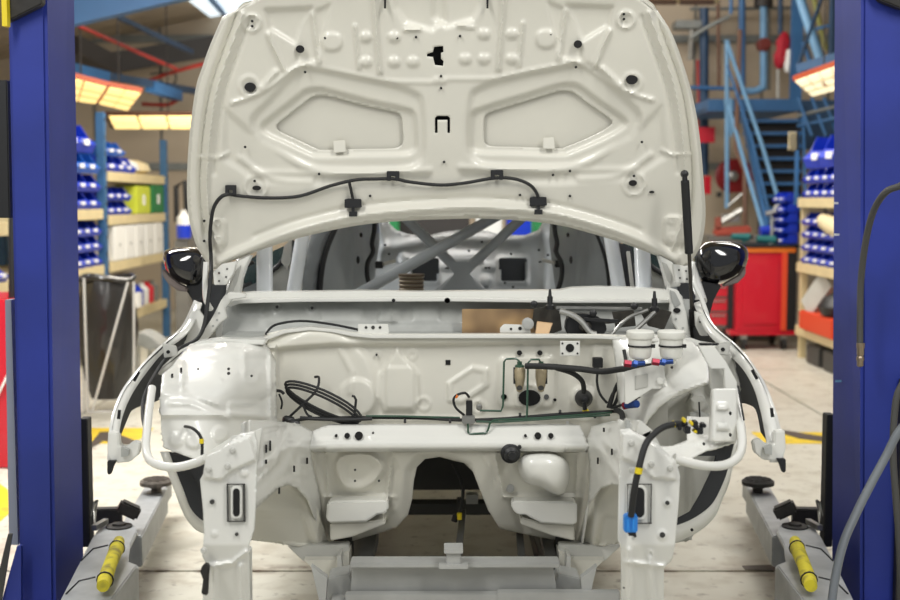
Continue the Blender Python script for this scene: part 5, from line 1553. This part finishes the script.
# one small open-fronted storage bin facing +X, copied everywhere
def make_bin(w_, h_, d_, m_, labm=True):
    r = empty('storage_bin', (0, 0, 0))
    t = 0.008
    mb = MB()
    # side outline with the scooped front
    side = [(0, 0), (d_ * 0.9, 0), (d_, h_ * 0.3), (d_ * 0.8, h_ * 0.55), (d_ * 0.62, h_), (0, h_)]
    for y in (-w_ / 2, w_ / 2 - t):
        mb.prism([Vector((-d_ + a, y, b)) for a, b in side], (0, t, 0))
    mb.bb((-d_, -w_ / 2, 0), (-d_ * 0.1, w_ / 2, t)).bb((-d_, -w_ / 2, 0), (-d_ + t, w_ / 2, h_))
    mb.prism([Vector((-d_ * 0.1, -w_ / 2, 0)), Vector((0, -w_ / 2, h_ * 0.3)), Vector((-0.2 * d_, -w_ / 2, h_ * .55)), Vector((-0.2 * d_ - t, -w_ / 2, h_ * .55)), Vector((-t, -w_ / 2, h_ * .3)), Vector((-d_ * .1 - t, -w_ / 2, 0))], (0, w_, 0))
    mb.build('bin_shell', m_, r)
    MB().bb((-0.03, -w_ * 0.13, h_ * 0.26), (0.004, w_ * 0.13, h_ * 0.46)).build('paper_label', PAPER, r)
    return r


ordn = ['nearest', 'second', 'third', 'fourth', 'fifth', 'sixth', 'seventh', 'eighth', 'ninth', 'tenth', 'eleventh', 'twelfth']
protos = {}


def put_bin(kind, args, x, y, z, rz, label, group):
    if kind not in protos:
        protos[kind] = make_bin(*args)
        o = protos[kind]
    else:
        o = copy_tree(protos[kind])
    o.location = (x, y, z)
    o.rotation_euler = (0, 0, rz)
    tag(o, label, 'bin', group)
    return o


def bins(kind, args, xf, y0, n, rows, z0, rz, where, group, dx=0.0):
    w_, h_ = args[0], args[1]
    names = ['bottom', 'second', 'third', 'fourth', 'fifth']
    for j in range(rows):
        for i in range(n):
            put_bin(kind, args, xf + dx, y0 + i * w_ * 1.27, z0 + j * (h_ + 0.004), rz,
                    f'{ordn[i]} blue bin of the {names[j]} row {where}' if rows > 1 else f'{ordn[i]} blue bin in the row {where}', group)


small = (0.20, 0.13, 0.28, BIN)
large = (0.30, 0.24, 0.42, BIN)
lightb = (0.24, 0.17, 0.30, BIN2)
bins('small', small, XL, 10.0, 5, 3, 0.92, -0.4, 'on the lower shelf of the left near rack', 'blue bins on the lower shelf, left near rack')
bins('mid', (0.24, 0.15, 0.3, BIN), XL, 10.05, 4, 2, 1.42, -0.4, 'on the upper shelf of the left near rack', 'blue bins on the upper shelf, left near rack')
bins('light', lightb, XL, 10.05, 4, 1, 1.73, -0.35, 'of light blue bins at the left near rack', 'light blue bins at the left near rack')
bins('large', large, XL, 10.05, 3, 1, 1.91, -0.3, 'at the top of the left near rack', 'large blue bins at the top left')
bins('small', small, XL, 11.55, 3, 2, 1.36, -0.4, 'beside the yellow box, left far rack', 'blue bins beside the yellow box')
bins('mid', (0.24, 0.15, 0.3, BIN), XL, 11.6, 3, 1, 1.76, -0.4, 'on the top shelf of the left far rack', 'blue bins on the top shelf of the left far rack')
bins('light2', (0.2, 0.13, 0.28, BIN2), XL, 11.6, 2, 1, 1.91, -0.4, 'stacked on top of the left far rack', 'light blue bins on top of the left far rack')
PR = PI + 0.4
bins('rs', (0.20, 0.115, 0.28, BIN), XR, 10.1, 7, 4, 0.91, PR, 'on the middle shelf of the right rack', 'blue bins on the middle shelf, right rack')
bins('rm', (0.20, 0.13, 0.28, BIN), XR, 10.1, 7, 2, 1.52, PR, 'on the top shelf of the right rack', 'blue bins on the top shelf, right rack')
bins('rl', (0.34, 0.29, 0.42, BIN), XR, 10.15, 4, 1, 1.79, PR, 'of large bins topping the right rack', 'large blue bins topping the right rack')
bins('re', (0.15, 0.10, 0.16, BIN), 3.31, 12.55, 2, 5, 1.06, PI + .3, 'stacked on the red cabinet end', 'blue bins stacked at the end of the red cabinet')


def boxthing(name, a, b, m_, label, cat, group=None, lid=None, lab=None):
    r = empty(name, ((a[0] + b[0]) / 2, (a[1] + b[1]) / 2, a[2]), label, cat, group)
    MB().bb(a, b).build('box_body', m_, r, bevel=0.012)
    if lid:
        MB().bb((a[0] - .01, a[1] - .01, b[2] - 0.03), (b[0] + .01, b[1] + .01, b[2])).build('box_lid', lid, r, bevel=0.006)
    if lab:
        side = b[0] if a[0] < 0 else a[0]
        MB().bb((side - .004, (a[1] + b[1]) / 2 - .05, (a[2] + b[2]) / 2 - .05), (side + .004, (a[1] + b[1]) / 2 + .05, (a[2] + b[2]) / 2 + .05)).build('box_label', lab, r)
    return r


boxthing('storage_box', (-3.5, 12.42, 1.36), (-3.10, 12.98, 1.64), YBOX, 'lime yellow box between blue bins and a green box', 'box', lab=PAPER)
boxthing('storage_box', (-3.5, 13.06, 1.36), (-3.10, 13.6, 1.66), GBOX, 'green box at the far end of the left rack', 'box', lab=PAPER)
for k in range(5):
    y = 11.56 + k * 0.40
    r = boxthing('box_file', (-3.45, y, 0.93), (-3.10, y + 0.37, 1.26), PAPER, f'{ordn[k]} white box file on the lower shelf of the left far rack', 'box file', 'white box files on the left rack')
    disc_ = MB().lathe(Vector((-3.098, y + 0.18, 1.08)), (1, 0, 0), [(0.02, 0), (0.018, 0.004)], 10).build('finger_ring', JIG, r)
for k, (y, m_) in enumerate(((12.55, PAPER), (13.0, CREAMF))):
    o = MB().lathe(Vector((-3.3, y, 1.76)), (0, 0.0, 1), [(0.12, 0), (0.19, 0.04), (0.17, 0.11), (0.06, 0.15)], 12).build('rag_bundle', m_, None)
    o.scale = (1, 1.5, 1)
    tag(o, ('white' if k == 0 else 'beige') + ' cloth bundle on the top shelf of the left far rack', 'cloth')
o = MB().lathe(Vector((3.36, 10.95, 1.27)), (0, 1, 0.15), [(0.03, -0.4), (0.07, -0.3), (0.09, 0), (0.07, 0.3), (0.03, 0.42)], 10).build('paper_roll', CREAMF, None)
tag(o, 'beige cloth roll lying over the bins of the right rack', 'cloth')
# lower shelf of the right rack
boxthing('crate', (3.25, 10.6, 0.31), (3.7, 11.6, 0.48), ORANGER, 'orange-red crate on the lowest shelf of the right rack', 'crate')
o = MB().lathe(Vector((3.42, 10.9, 0.55)), (0, 0, 1), [(0.16, -0.06), (0.2, 0.02), (0.15, 0.10), (0.05, 0.15)], 9).build('tool_bag', BLACK, None)
tag(o, 'black bag lying in the orange-red crate', 'bag')
o = MB().beam(Vector((3.3, 11.5, 0.5)), Vector((3.4, 11.2, 0.8)), 0.05, 0.2).build('metal_bracket', UNDER, None)
tag(o, 'pale metal bracket standing behind the black bag', 'bracket')
o = MB().tube([Vector((3.3, 10.5, .5)), Vector((3.3, 10.5, .78))], 0.05, 10).build('bottle', BIN2, None)
tag(o, 'light blue bottle at the near end of the lowest right shelf', 'bottle')
for k in range(3):
    boxthing('carton', (3.3, 10.1 + k * .5, 0.0), (3.75, 10.5 + k * .5, 0.18), JIGDARK, f'{ordn[k]} dark low box under the right rack', 'box', 'dark boxes under the right rack')

# black bin bag on its stand
bg_ = empty('waste_bag_stand', tuple(G(108, 412, 0)), 'black bin bag hung on a folding metal stand', 'bin')
base = G(108, 412, 0)
v, fc = [], []
N, R_ = 28, 12
for j in range(R_):
    t = j / (R_ - 1)
    z = 0.10 + 0.84 * t
    for i in range(N):
        a = 2 * PI * i / N
        rr = (0.13 + 0.05 * math.sin(PI * t)) * (1 + 0.07 * math.sin(5 * a + 4 * t) + 0.05 * math.sin(9 * a - 7 * t)) + 0.04 * t
        v.append(base + Vector((rr * math.cos(a), rr * math.sin(a) + .05, z)))
for j in range(R_ - 1):
    for i in range(N):
        fc.append((j * N + i, j * N + (i + 1) % N, (j + 1) * N + (i + 1) % N, (j + 1) * N + i))
fc.append(tuple(range(N)))
fc.append(tuple((R_ - 1) * N + i for i in range(N)))
finish('bag', v, fc, BAG, bg_)
MB().tube([base + Vector((0.19 * math.cos(a), 0.19 * math.sin(a) + .05, 0.95 + 0.012 * math.sin(3 * a))) for a in [i * 2 * PI / 20 for i in range(21)]], 0.018, 8).build('bag_rim', BAG, bg_)
for a, b in (((84, 278, 8.55), (88, 412, 8.55)), ((128, 282, 8.5), (92, 412, 8.5)), ((134, 282, 8.7), (134, 412, 8.7)), ((88, 412, 8.52), (122, 411, 8.52)), ((84, 300, 8.75), (84, 420, 8.75))):
    MB().beam(P(*a), P(*b), 0.014, 0.014).build('stand_tube', UNDER, bg_)

# spare fender panel and clutter behind the bag
o = MB().prism([P(x, y, 9.6) for x, y in catmull([(134, 334), (144, 334), (154, 340), (160, 347), (150, 350), (140, 346), (134, 348)], True, 3)], (0, 0.3, 0)).build('loose_panel', PLENUM, None, bevel=0.01)
tag(o, 'loose grey body panel propped behind the left fender', 'car panel')
MB().beam(P(138, 346, 9.7), P(138, 396, 9.7), .03, .03).build('panel_stand', UNDER, o)
MB().beam(P(150, 346, 9.75), P(150, 396, 9.75), .03, .03).build('panel_stand', UNDER, o)
ms = empty('grey_machine', (-2.9, 13.2, 0), 'grey workshop machine behind the left mirror', 'machine')
MB().bb((-3.1, 14.2, 0.0), (-2.7, 14.8, 1.25)).build('cabinet', GREYM, ms, bevel=0.01)
MB().bb((-3.15, 14.1, 0.7), (-2.6, 14.8, 0.74)).build('worktop', UNDER, ms)
MB().tube([Vector((-3.1, 14.2, 1.25)), Vector((-3.1, 14.2, 1.65)), Vector((-3.0, 14.2, 1.72)), Vector((-2.98, 14.2, 1.3))], 0.03, 8).build('hose_arm', RUBBER, ms)
bt = empty('bottle', (-2.62, 13.2, 0.74), 'white and blue bottle beside the left mirror and bonnet', 'bottle')
MB().lathe(P(184, 238, 12.5), (0, 0, 1), [(0.07, 0), (0.075, 0.02), (0.075, 0.13)], 16).build('blue_base', BIN, bt)
MB().lathe(P(184, 238, 12.5), (0, 0, 1), [(0.07, 0.13), (0.07, 0.2), (0.03, 0.25), (0.03, 0.28)], 16).build('bottle_top', PAPER, bt)
o = MB().bb(tuple(P(176, 349.5, 12.5)), tuple(P(194, 239, 12.8))).build('small_table', GREYM, None, bevel=0.01)
tag(o, 'grey cart carrying the white and blue bottle', 'cart')
b = boxthing('carton', tuple(P(113, 309, 12.2)), tuple(P(131, 272, 12.5)), GREYM, 'grey crate under the left far rack, behind the bin bag', 'crate')
o = MB().bb(tuple(P(134, 308, 12.3)), tuple(P(142, 292, 12.45))).build('white_carton', PAPER, None, bevel=0.005)
tag(o, 'small white carton right of the bin bag', 'box')
# lower shelf section
for k, (y, m_) in enumerate(((12.75, BIN), (12.97, PAPER), (13.19, REDC), (13.41, GREYM))):
    o = MB().lathe(Vector((-3.22, y, 0.42)), (0, 0, 1), [(0.08, 0), (0.085, 0.03), (0.085, 0.16), (0.04, 0.2), (0.04, 0.22)], 12).build('canister', m_, None)
    tag(o, ('blue', 'white', 'red', 'grey')[k] + ' canister on the low shelf behind the bin bag', 'canister')
# far left, behind the post
o = boxthing('red_cabinet', (-3.05, 6.9, 0.0), (-2.38, 7.5, 0.95), REDC, 'red cabinet cut off at the left edge, behind the left post', 'cabinet')
MB().beam(Vector((-2.55, 6.89, 0.35)), Vector((-2.38, 6.89, .68)), 0.012, 0.012).build('white_line', PAPER, o)
lr = rack('rack at the left edge behind the post', -3.0, 7.6, 9.0, [0.95, 1.35], 0.6, [])
for k in range(3):
    put_bin('small', small, -2.98, 7.75 + k * .3, 0.95, 0, f'{ordn[k]} blue bin on the rack at the left frame edge', 'blue bins at the left frame edge')
o = MB().tube([P(12, 460, 7.0), P(12, 80, 7.0)], 0.02, 8).build('conduit', BLACK, None)
tag(o, 'thin dark conduit at the left edge behind the post', 'conduit')

# ============================================================ right background
# red tool cabinet
tc_ = empty('tool_cabinet', (3.07, 12.7, 0), 'red tool cabinet on castors with an orange top edge, right of the mirror', 'cabinet')
MB().bb((2.86, 12.45, 0.18), (3.36, 13.0, 0.98)).build('cabinet_body', REDC, tc_, bevel=0.01)
MB().bb((2.84, 12.43, 0.98), (3.44, 13.02, 1.03)).build('top_edge', ORANGE, tc_, bevel=0.004)
MB().bb((2.82, 12.41, 1.03), (3.48, 13.04, 1.06)).build('worktop', BLACK, tc_, bevel=0.004)
MB().bb((3.36, 12.44, 0.2), (3.46, 13.0, 1.03)).build('corner_post', BLACK, tc_, bevel=0.004)
MB().bb((3.31, 12.43, 0.2), (3.36, 12.46, 0.98)).build('orange_strip', ORANGER, tc_)
MB().bb((2.92, 12.435, 0.26), (3.28, 12.45, 0.92)).build('cabinet_door', REDC, tc_, bevel=0.006)
MB().bb((2.80, 12.45, 0.15), (3.46, 13.0, 0.20)).build('plinth', REDC, tc_, bevel=0.004)
for a in (2.95, 3.35):
    for b in (12.5, 12.95):
        w1 = MB().lathe(Vector((a - .02, b, 0.06)), (1, 0, 0), [(0.06, 0), (0.06, 0.04)], 14).build('castor', BLACK, tc_)
        MB().bb((a - .03, b - .03, 0.10), (a + .03, b + .03, 0.16)).build('castor_fork', STEEL, w1)
td = empty('tool_trolley', (2.7, 12.9, 0), 'red drawer trolley partly hidden behind the right mirror', 'cabinet')
MB().bb((2.60, 12.6, 0.2), (2.84, 13.0, 0.98)).build('trolley_body', GREYM, td, bevel=0.006)
for k in range(5):
    d = MB().bb((2.62, 12.58, 0.24 + k * .145), (2.80, 12.6, 0.36 + k * .145)).build('drawer', REDC, td, bevel=0.004)
    MB().bb((2.64, 12.565, 0.33 + k * .145), (2.78, 12.58, 0.345 + k * .145)).build('drawer_handle', STEEL, d)
MB().bb((2.80, 12.57, 0.2), (2.86, 12.6, 1.0)).build('trolley_post', BLACK, td)
for a in (2.62, 2.8):
    MB().lathe(Vector((a - .02, 12.7, 0.05)), (1, 0, 0), [(0.05, 0), (0.05, 0.03)], 12).build('castor', BLACK, td)
    MB().bb((a - .02, 12.68, .05), (a + .02, 12.72, .2)).build('castor_fork', BLACK, td)
# things on it
vs = empty('bench_vice', tuple(P(730, 238, 12.7)), 'red-brown bench vice on the tool trolley', 'vice')
MB().beam(P(714, 232, 12.65), P(750, 230, 12.65), 0.14, 0.09).build('vice_body', mat('vice_red_brown', (150, 62, 46), 0.5), vs, bevel=0.02)
MB().pbox(716, 217, 722, 232, 12.6, 0.1).build('vice_jaw', mat('vice_brown', (132, 66, 50), 0.5), vs, bevel=0.01)
MB().tube([P(722, 222, 12.6), P(742, 210, 12.6)], 0.03, 8).build('vice_screw', STEEL, vs)
MB().tube([P(728, 206, 12.6), P(742, 194, 12.6)], 0.012, 8).build('vice_handle', STEEL, vs)
MB().pbox(722, 214, 740, 222, 12.62, 0.1).build('vice_slide', STEEL, vs, bevel=0.01)
for k, (x, y, lab) in enumerate(((740, 236, 'long teal power tool lying on the cabinets beside the vice'), (766, 239, 'chunky teal power tool on the red cabinet'))):
    o = empty('power_tool', tuple(P(x, y + 4, 12.6)), lab, 'power tool', 'teal power tools')
    MB().tube([P(x - 9, y, 12.6), P(x + 9, y + 1, 12.6)], [0.035, 0.045], 10).build('tool_body', TEAL, o)
    MB().tube([P(x + 9, y + 1, 12.6), P(x + 13, y + 1, 12.6)], 0.02, 8).build('tool_head', BLACK, o)
    MB().tube([P(x + 3, y + 1, 12.6), P(x + 5, y + 6, 12.6)], 0.025, 8).build('tool_grip', PAPER if k else TEAL, o)
o = MB().tube([P(772, 243, 12.75), P(772, 214, 12.75), P(776, 206, 12.75), P(784, 206, 12.75)], 0.02, 8).build('work_lamp', STEEL, None)
tag(o, 'thin silver swivel arm standing on the red cabinet', 'lamp arm')
MB().tube([P(766, 214, 12.7), P(790, 208, 12.7)], 0.025, 8).build('grease_gun', STEEL, o)  # grease gun, parented to the swivel arm as its head
o = MB().bb((2.75, 13.3, 0.0), (3.5, 13.9, 1.12)).build('work_bench', GREYM, None, bevel=0.01)
tag(o, 'grey bench behind the red tool cabinet', 'bench')
o = MB().tube([P(760, 232, 13.3), P(785, 229, 13.3)], 0.06, 10).build('spray_can', BIN, None)
tag(o, 'blue can lying on the bench behind the swivel arm', 'can')

# staircase, platform
stc = empty('staircase', (3.9, 15.0, 0), 'blue steel staircase with open treads rising to a platform', 'stairs')
MB().pbox(708, 99, 800, 111, 14.8, 1.5).build('platform_edge', STEELB, stc)
MB().prism([P(705, 109, 14.9), P(724, 100, 14.9), P(724, 106, 14.9), P(712, 111, 14.9)], (0, 1.2, 0)).build('platform_corner', STEELBD, stc)
for k in range(9):
    t = k / 8
    y = 119 + 12.6 * k
    xa, xb = 743 + 3.1 * k, 802
    MB().pbox(xa, y, xb, y + 3.2, 14.7 - 0.17 * k, 0.2).build('stair_tread', STEELB, stc)
    MB().pbox(xa, y + 3.2, xb, y + 12.6, 14.92 - 0.17 * k, 0.01).build('stair_riser', RAFT, stc)
MB().beam(P(741, 108, 14.75), P(768, 235, 13.3), 0.04, 0.08).build('stringer', STEELB, stc)
MB().beam(P(803, 112, 14.65), P(806, 235, 13.3), 0.03, 0.06).build('stringer', STEELB, stc)
hr = MB().tube([P(727, 42, 14.3), P(762, 145, 13.8), P(790, 238, 13.3)], 0.022, 8).build('handrail', STEELBP, stc)
MB().tube([P(727, 64, 14.3), P(752, 140, 13.8), P(775, 238, 13.3)], 0.016, 8).build('handrail', STEELB, stc)
MB().tube([P(727, 100, 14.3), P(745, 165, 13.9), P(763, 228, 13.4)], 0.022, 8).build('handrail', STEELBP, stc)
MB().tube([P(727, 40, 14.3), P(727, 208, 14.3)], 0.026, 8).build('rail_post', STEELBP, stc)
MB().tube([P(740, 30, 14.2), P(736, 150, 14.1), P(745, 170, 13.9), P(745, 228, 13.9)], 0.028, 8).build('rail_post', BROWNP, stc)
MB().prism([P(724, 100, 14.25), P(732, 98, 14.25), P(734, 130, 14.25), P(731, 138, 14.25)], (0, .03, 0)).build('kick_plate', STEELBP, stc)
# pipes on the back wall
def pipe(pts, r, m_, label, name='wall_pipe', cat='pipe'):
    o = cable(name, pts, r, m_, None, 10, straight=len(pts) < 3)
    tag(o, label, cat, 'pipes on the back wall')
    return o


pipe([(704, 8, 16.5), (704, 175, 16.5)], 4.6, STEELBD, 'thick dark blue upright pipe right beside the bonnet, behind the red sign')
pipe([(718, 0, 16.3), (719, 86, 16.3)], 1.8, BROWNP, 'brown upright pipe between the two blue ones')
pipe([(731, -5, 15.8), (731, 14, 15.8)], 1.8, STEELB, 'short thin blue pipe end at the top above the handrail')
pipe([(742, -5, 16.4), (742, 95, 16.4)], 3.4, STEELB, 'blue upright pipe left of the valve pipe')
vp = pipe([(763.5, -5, 16.3), (763.5, 80, 16.3), (761, 88, 16.3), (754, 91, 16.3), (744, 91, 16.3)], 3.6, STEELBP, 'pale blue pipe with a red valve and an elbow at the bottom')
MB().lathe(P(763.5, 45, 16.3), (0, -1, 0), [(0.09, -0.05), (0.09, 0.05), (0.03, 0.06), (0.03, 0.12), (0.06, 0.12), (0.06, 0.14)], 12).build('valve', mat('rusty_valve', (110, 40, 32), 0.6), vp)
MB().lathe(P(763.5, 2, 16.3), (0, 0, 1), [(0.12, -0.06), (0.12, 0.06)], 12).build('flange', RAFT, vp)
pipe([(768.5, 10, 16.6), (768.5, 90, 16.6)], 2.0, GREYP, 'grey upright pipe just right of the valve pipe')
pipe([(780.5, -5, 16.2), (780.5, 34, 16.2)], 2.6, STEELBD, 'dark pipe above the red cloth bundle')
pipe([(778, 62, 16.3), (778, 98, 16.3)], 1.4, UNDER, 'thin pale pipe below the red cloth bundle')
pipe([(690, 87.5, 16.2), (745, 89, 16.2)], 2.0, STEELB, 'horizontal blue pipe at the foot of the upright pipes')
pipe([(690, 9, 16.6), (800, 8, 16.6)], 1.6, GREYP, 'horizontal grey pipe across the top of the back wall')
pipe([(698, 60, 16.7), (700, 130, 16.7)], 2.0, REDP, 'dark red upright pipe at the bonnet edge')
pipe([(730, 16, 15.7), (708, 27, 15.7), (690, 38, 15.7)], 2.0, GREYP, 'slanting grey pipe above the right bonnet corner')
pipe([(692, 30, 16.0), (690, 60, 16.0)], 3.0, GREYM, 'short dark grey pipe at the right bonnet corner')
o = MB().pbox(676, 20, 702, 28, 16.2, 0.3).build('ventilation_duct', GREYP, None, bevel=0.01)
tag(o, 'grey ventilation duct above the right bonnet corner', 'duct')
o = MB().pbox(697, 127, 715, 142.5, 15.6, 0.03).build('wall_sign', REDC, None)
tag(o, 'plain red rectangular sign beside the bonnet', 'sign')
v, fc = [], []
o = MB().lathe(P(782.5, 48, 15.9), (0.15, 0, 1), [(0.03, -0.26), (0.07, -0.22), (0.10, -0.1), (0.075, -0.02), (0.10, 0.06), (0.08, 0.12), (0.03, 0.2)], 7).build('cloth_bundle', REDBAG, None)
tag(o, 'red and white cloth bundle hanging in front of the blue column', 'cloth')
MB().lathe(P(789, 58, 15.8), (0.1, 0, 1), [(0.02, -0.18), (0.05, -0.1), (0.04, 0.1)], 8).build('white_fold', PAPER, o)
rl = empty('hose_reel', tuple(P(731, 176, 15.6)), 'dark red wall hose reel behind the handrail', 'hose reel')
MB().lathe(P(731, 176, 15.9), (0.1, -1, 0), [(0.21, 0), (0.215, 0.02), (0.19, 0.03), (0.13, 0.035), (0.13, 0.2), (0.19, 0.21), (0.215, 0.22), (0.21, 0.25), (0.08, 0.252)], 30).build('reel_drum', REEL, rl)
MB().lathe(P(733, 176, 15.62), (0, -1, 0), [(0.07, 0), (0.06, 0.04), (0.03, 0.05)], 14).build('reel_hub', STEEL, rl)
MB().pbox(704, 176, 711, 194, 15.8, 0.15).build('reel_bracket', REDC, rl)
MB().pbox(717, 192, 722, 197, 15.8, 0.05).build('hose_nozzle', BLACK, rl)
# blue column and pale diagonal on the right, mezzanine
mz = empty('blue_steel_frame', (4.4, 15.5, 0), 'blue steel column and braces of the platform beside the right post', 'steel frame')
MB().bb(tuple(P(791, 110, 15.6)), tuple(P(802, -20, 15.7))).build('column', STEELB, mz)
MB().bb((P(792, 0, 15.6).x, 15.6, 0), (P(801, 0, 15.6).x, 15.7, 2.5)).build('column', STEELB, mz)
MB().tube([P(799, -5, 14.5), P(821, 62, 14.2)], 0.055, 10).build('diagonal_pipe', STEELBP, mz)
MB().beam(P(797, 69, 13.2), P(840, 56, 13.0), 0.06, 0.09).build('lamp_beam', STEELB, mz)
MB().tube([P(823, -5, 14.2), P(798, 66, 13.4)], 0.022, 6).build('brace_wire', STEELBD, mz)
MB().bb(tuple(P(831, 58, 13.8)), tuple(P(837, -20, 13.9))).build('column', STEELBD, mz)
MB().tube([P(812, 30, 15.2), P(836, 24, 15)], 0.02, 6).build('rail', STEELB, mz)
MB().tube([P(813, -5, 15.3), P(826, 50, 15.3)], 0.03, 6).build('yellow_green_pipe', mat('olive_pipe', (140, 140, 70), 0.5), mz)
MB().tube([P(803, 42, 15), P(810, 62, 15)], 0.03, 6).build('brace', STEELB, mz)
for x0, x1 in ((798, 812), (812, 826), (824, 838)):
    MB().tube([P(x0, 98, 14.0), P(x1, 136, 13.6)], 0.018, 8).build('rail_post', STEELB, mz)
MB().tube([P(798, 116, 14.0), P(838, 106, 13.6)], 0.02, 8).build('rail', GREYP, mz)
MB().tube([P(798, 126, 14.0), P(838, 118, 13.6)], 0.02, 8).build('rail', STEELB, mz)
MB().pbox(798, 100, 840, 150, 15.0, 0.05).build('panel', STEELBD, mz)
o = MB().pbox(789, 132, 799, 150, 12.0, 0.03).build('mesh_basket', CREAMF, bpy.data.objects['shelf_rack.002'])  # mesh basket, built flat and parented to the right rack
MB().bb((3.30, 12.0, 1.45), (3.33, 12.03, 2.15)).build('basket_post', STEELB, bpy.data.objects['shelf_rack.002'])
for i in range(5):
    for j in range(3):
        MB().pbox(789.5 + j * 3.2, 133 + i * 3.5, 791.6 + j * 3.2, 135.2 + i * 3.5, 11.99, 0.01).build('black_square', BLACK, o)
# things seen through the rear window
boxthing('rear_crate', (-0.6, 9.6, 0.9), (0.15, 10.2, 1.42), RAFT, 'tall dark cabinet seen through the rear window opening', 'cabinet')
boxthing('rear_crate', (-0.95, 9.2, 0.9), (-0.38, 9.5, 1.42), GBOX, 'green crate seen at the left of the rear window opening', 'crate')
boxthing('rear_crate', (0.2, 9.6, 0.9), (0.40, 10.0, 1.42), PAPER, 'white box seen through the rear window opening', 'box')
boxthing('rear_crate', (0.44, 9.6, 0.9), (0.9, 10.0, 1.44), BIN, 'blue crate seen at the right of the rear window opening', 'crate')
boxthing('rear_crate', (0.60, 9.0, 0.9), (0.95, 9.3, 1.36), GBOX, 'second green crate, at the right of the rear window opening', 'crate')
tb = empty('work_table', (0, 9.8, 0), 'long table behind the car body', 'table')
MB().bb((-1.3, 8.9, 0.86), (1.4, 10.3, 0.9)).build('table_top', GREYM, tb)
for a in (-1.25, 1.35):
    for b in (8.95, 10.25):
        MB().bb((a - .03, b - .03, 0), (a + .03, b + .03, .86)).build('leg', GREYM, tb)
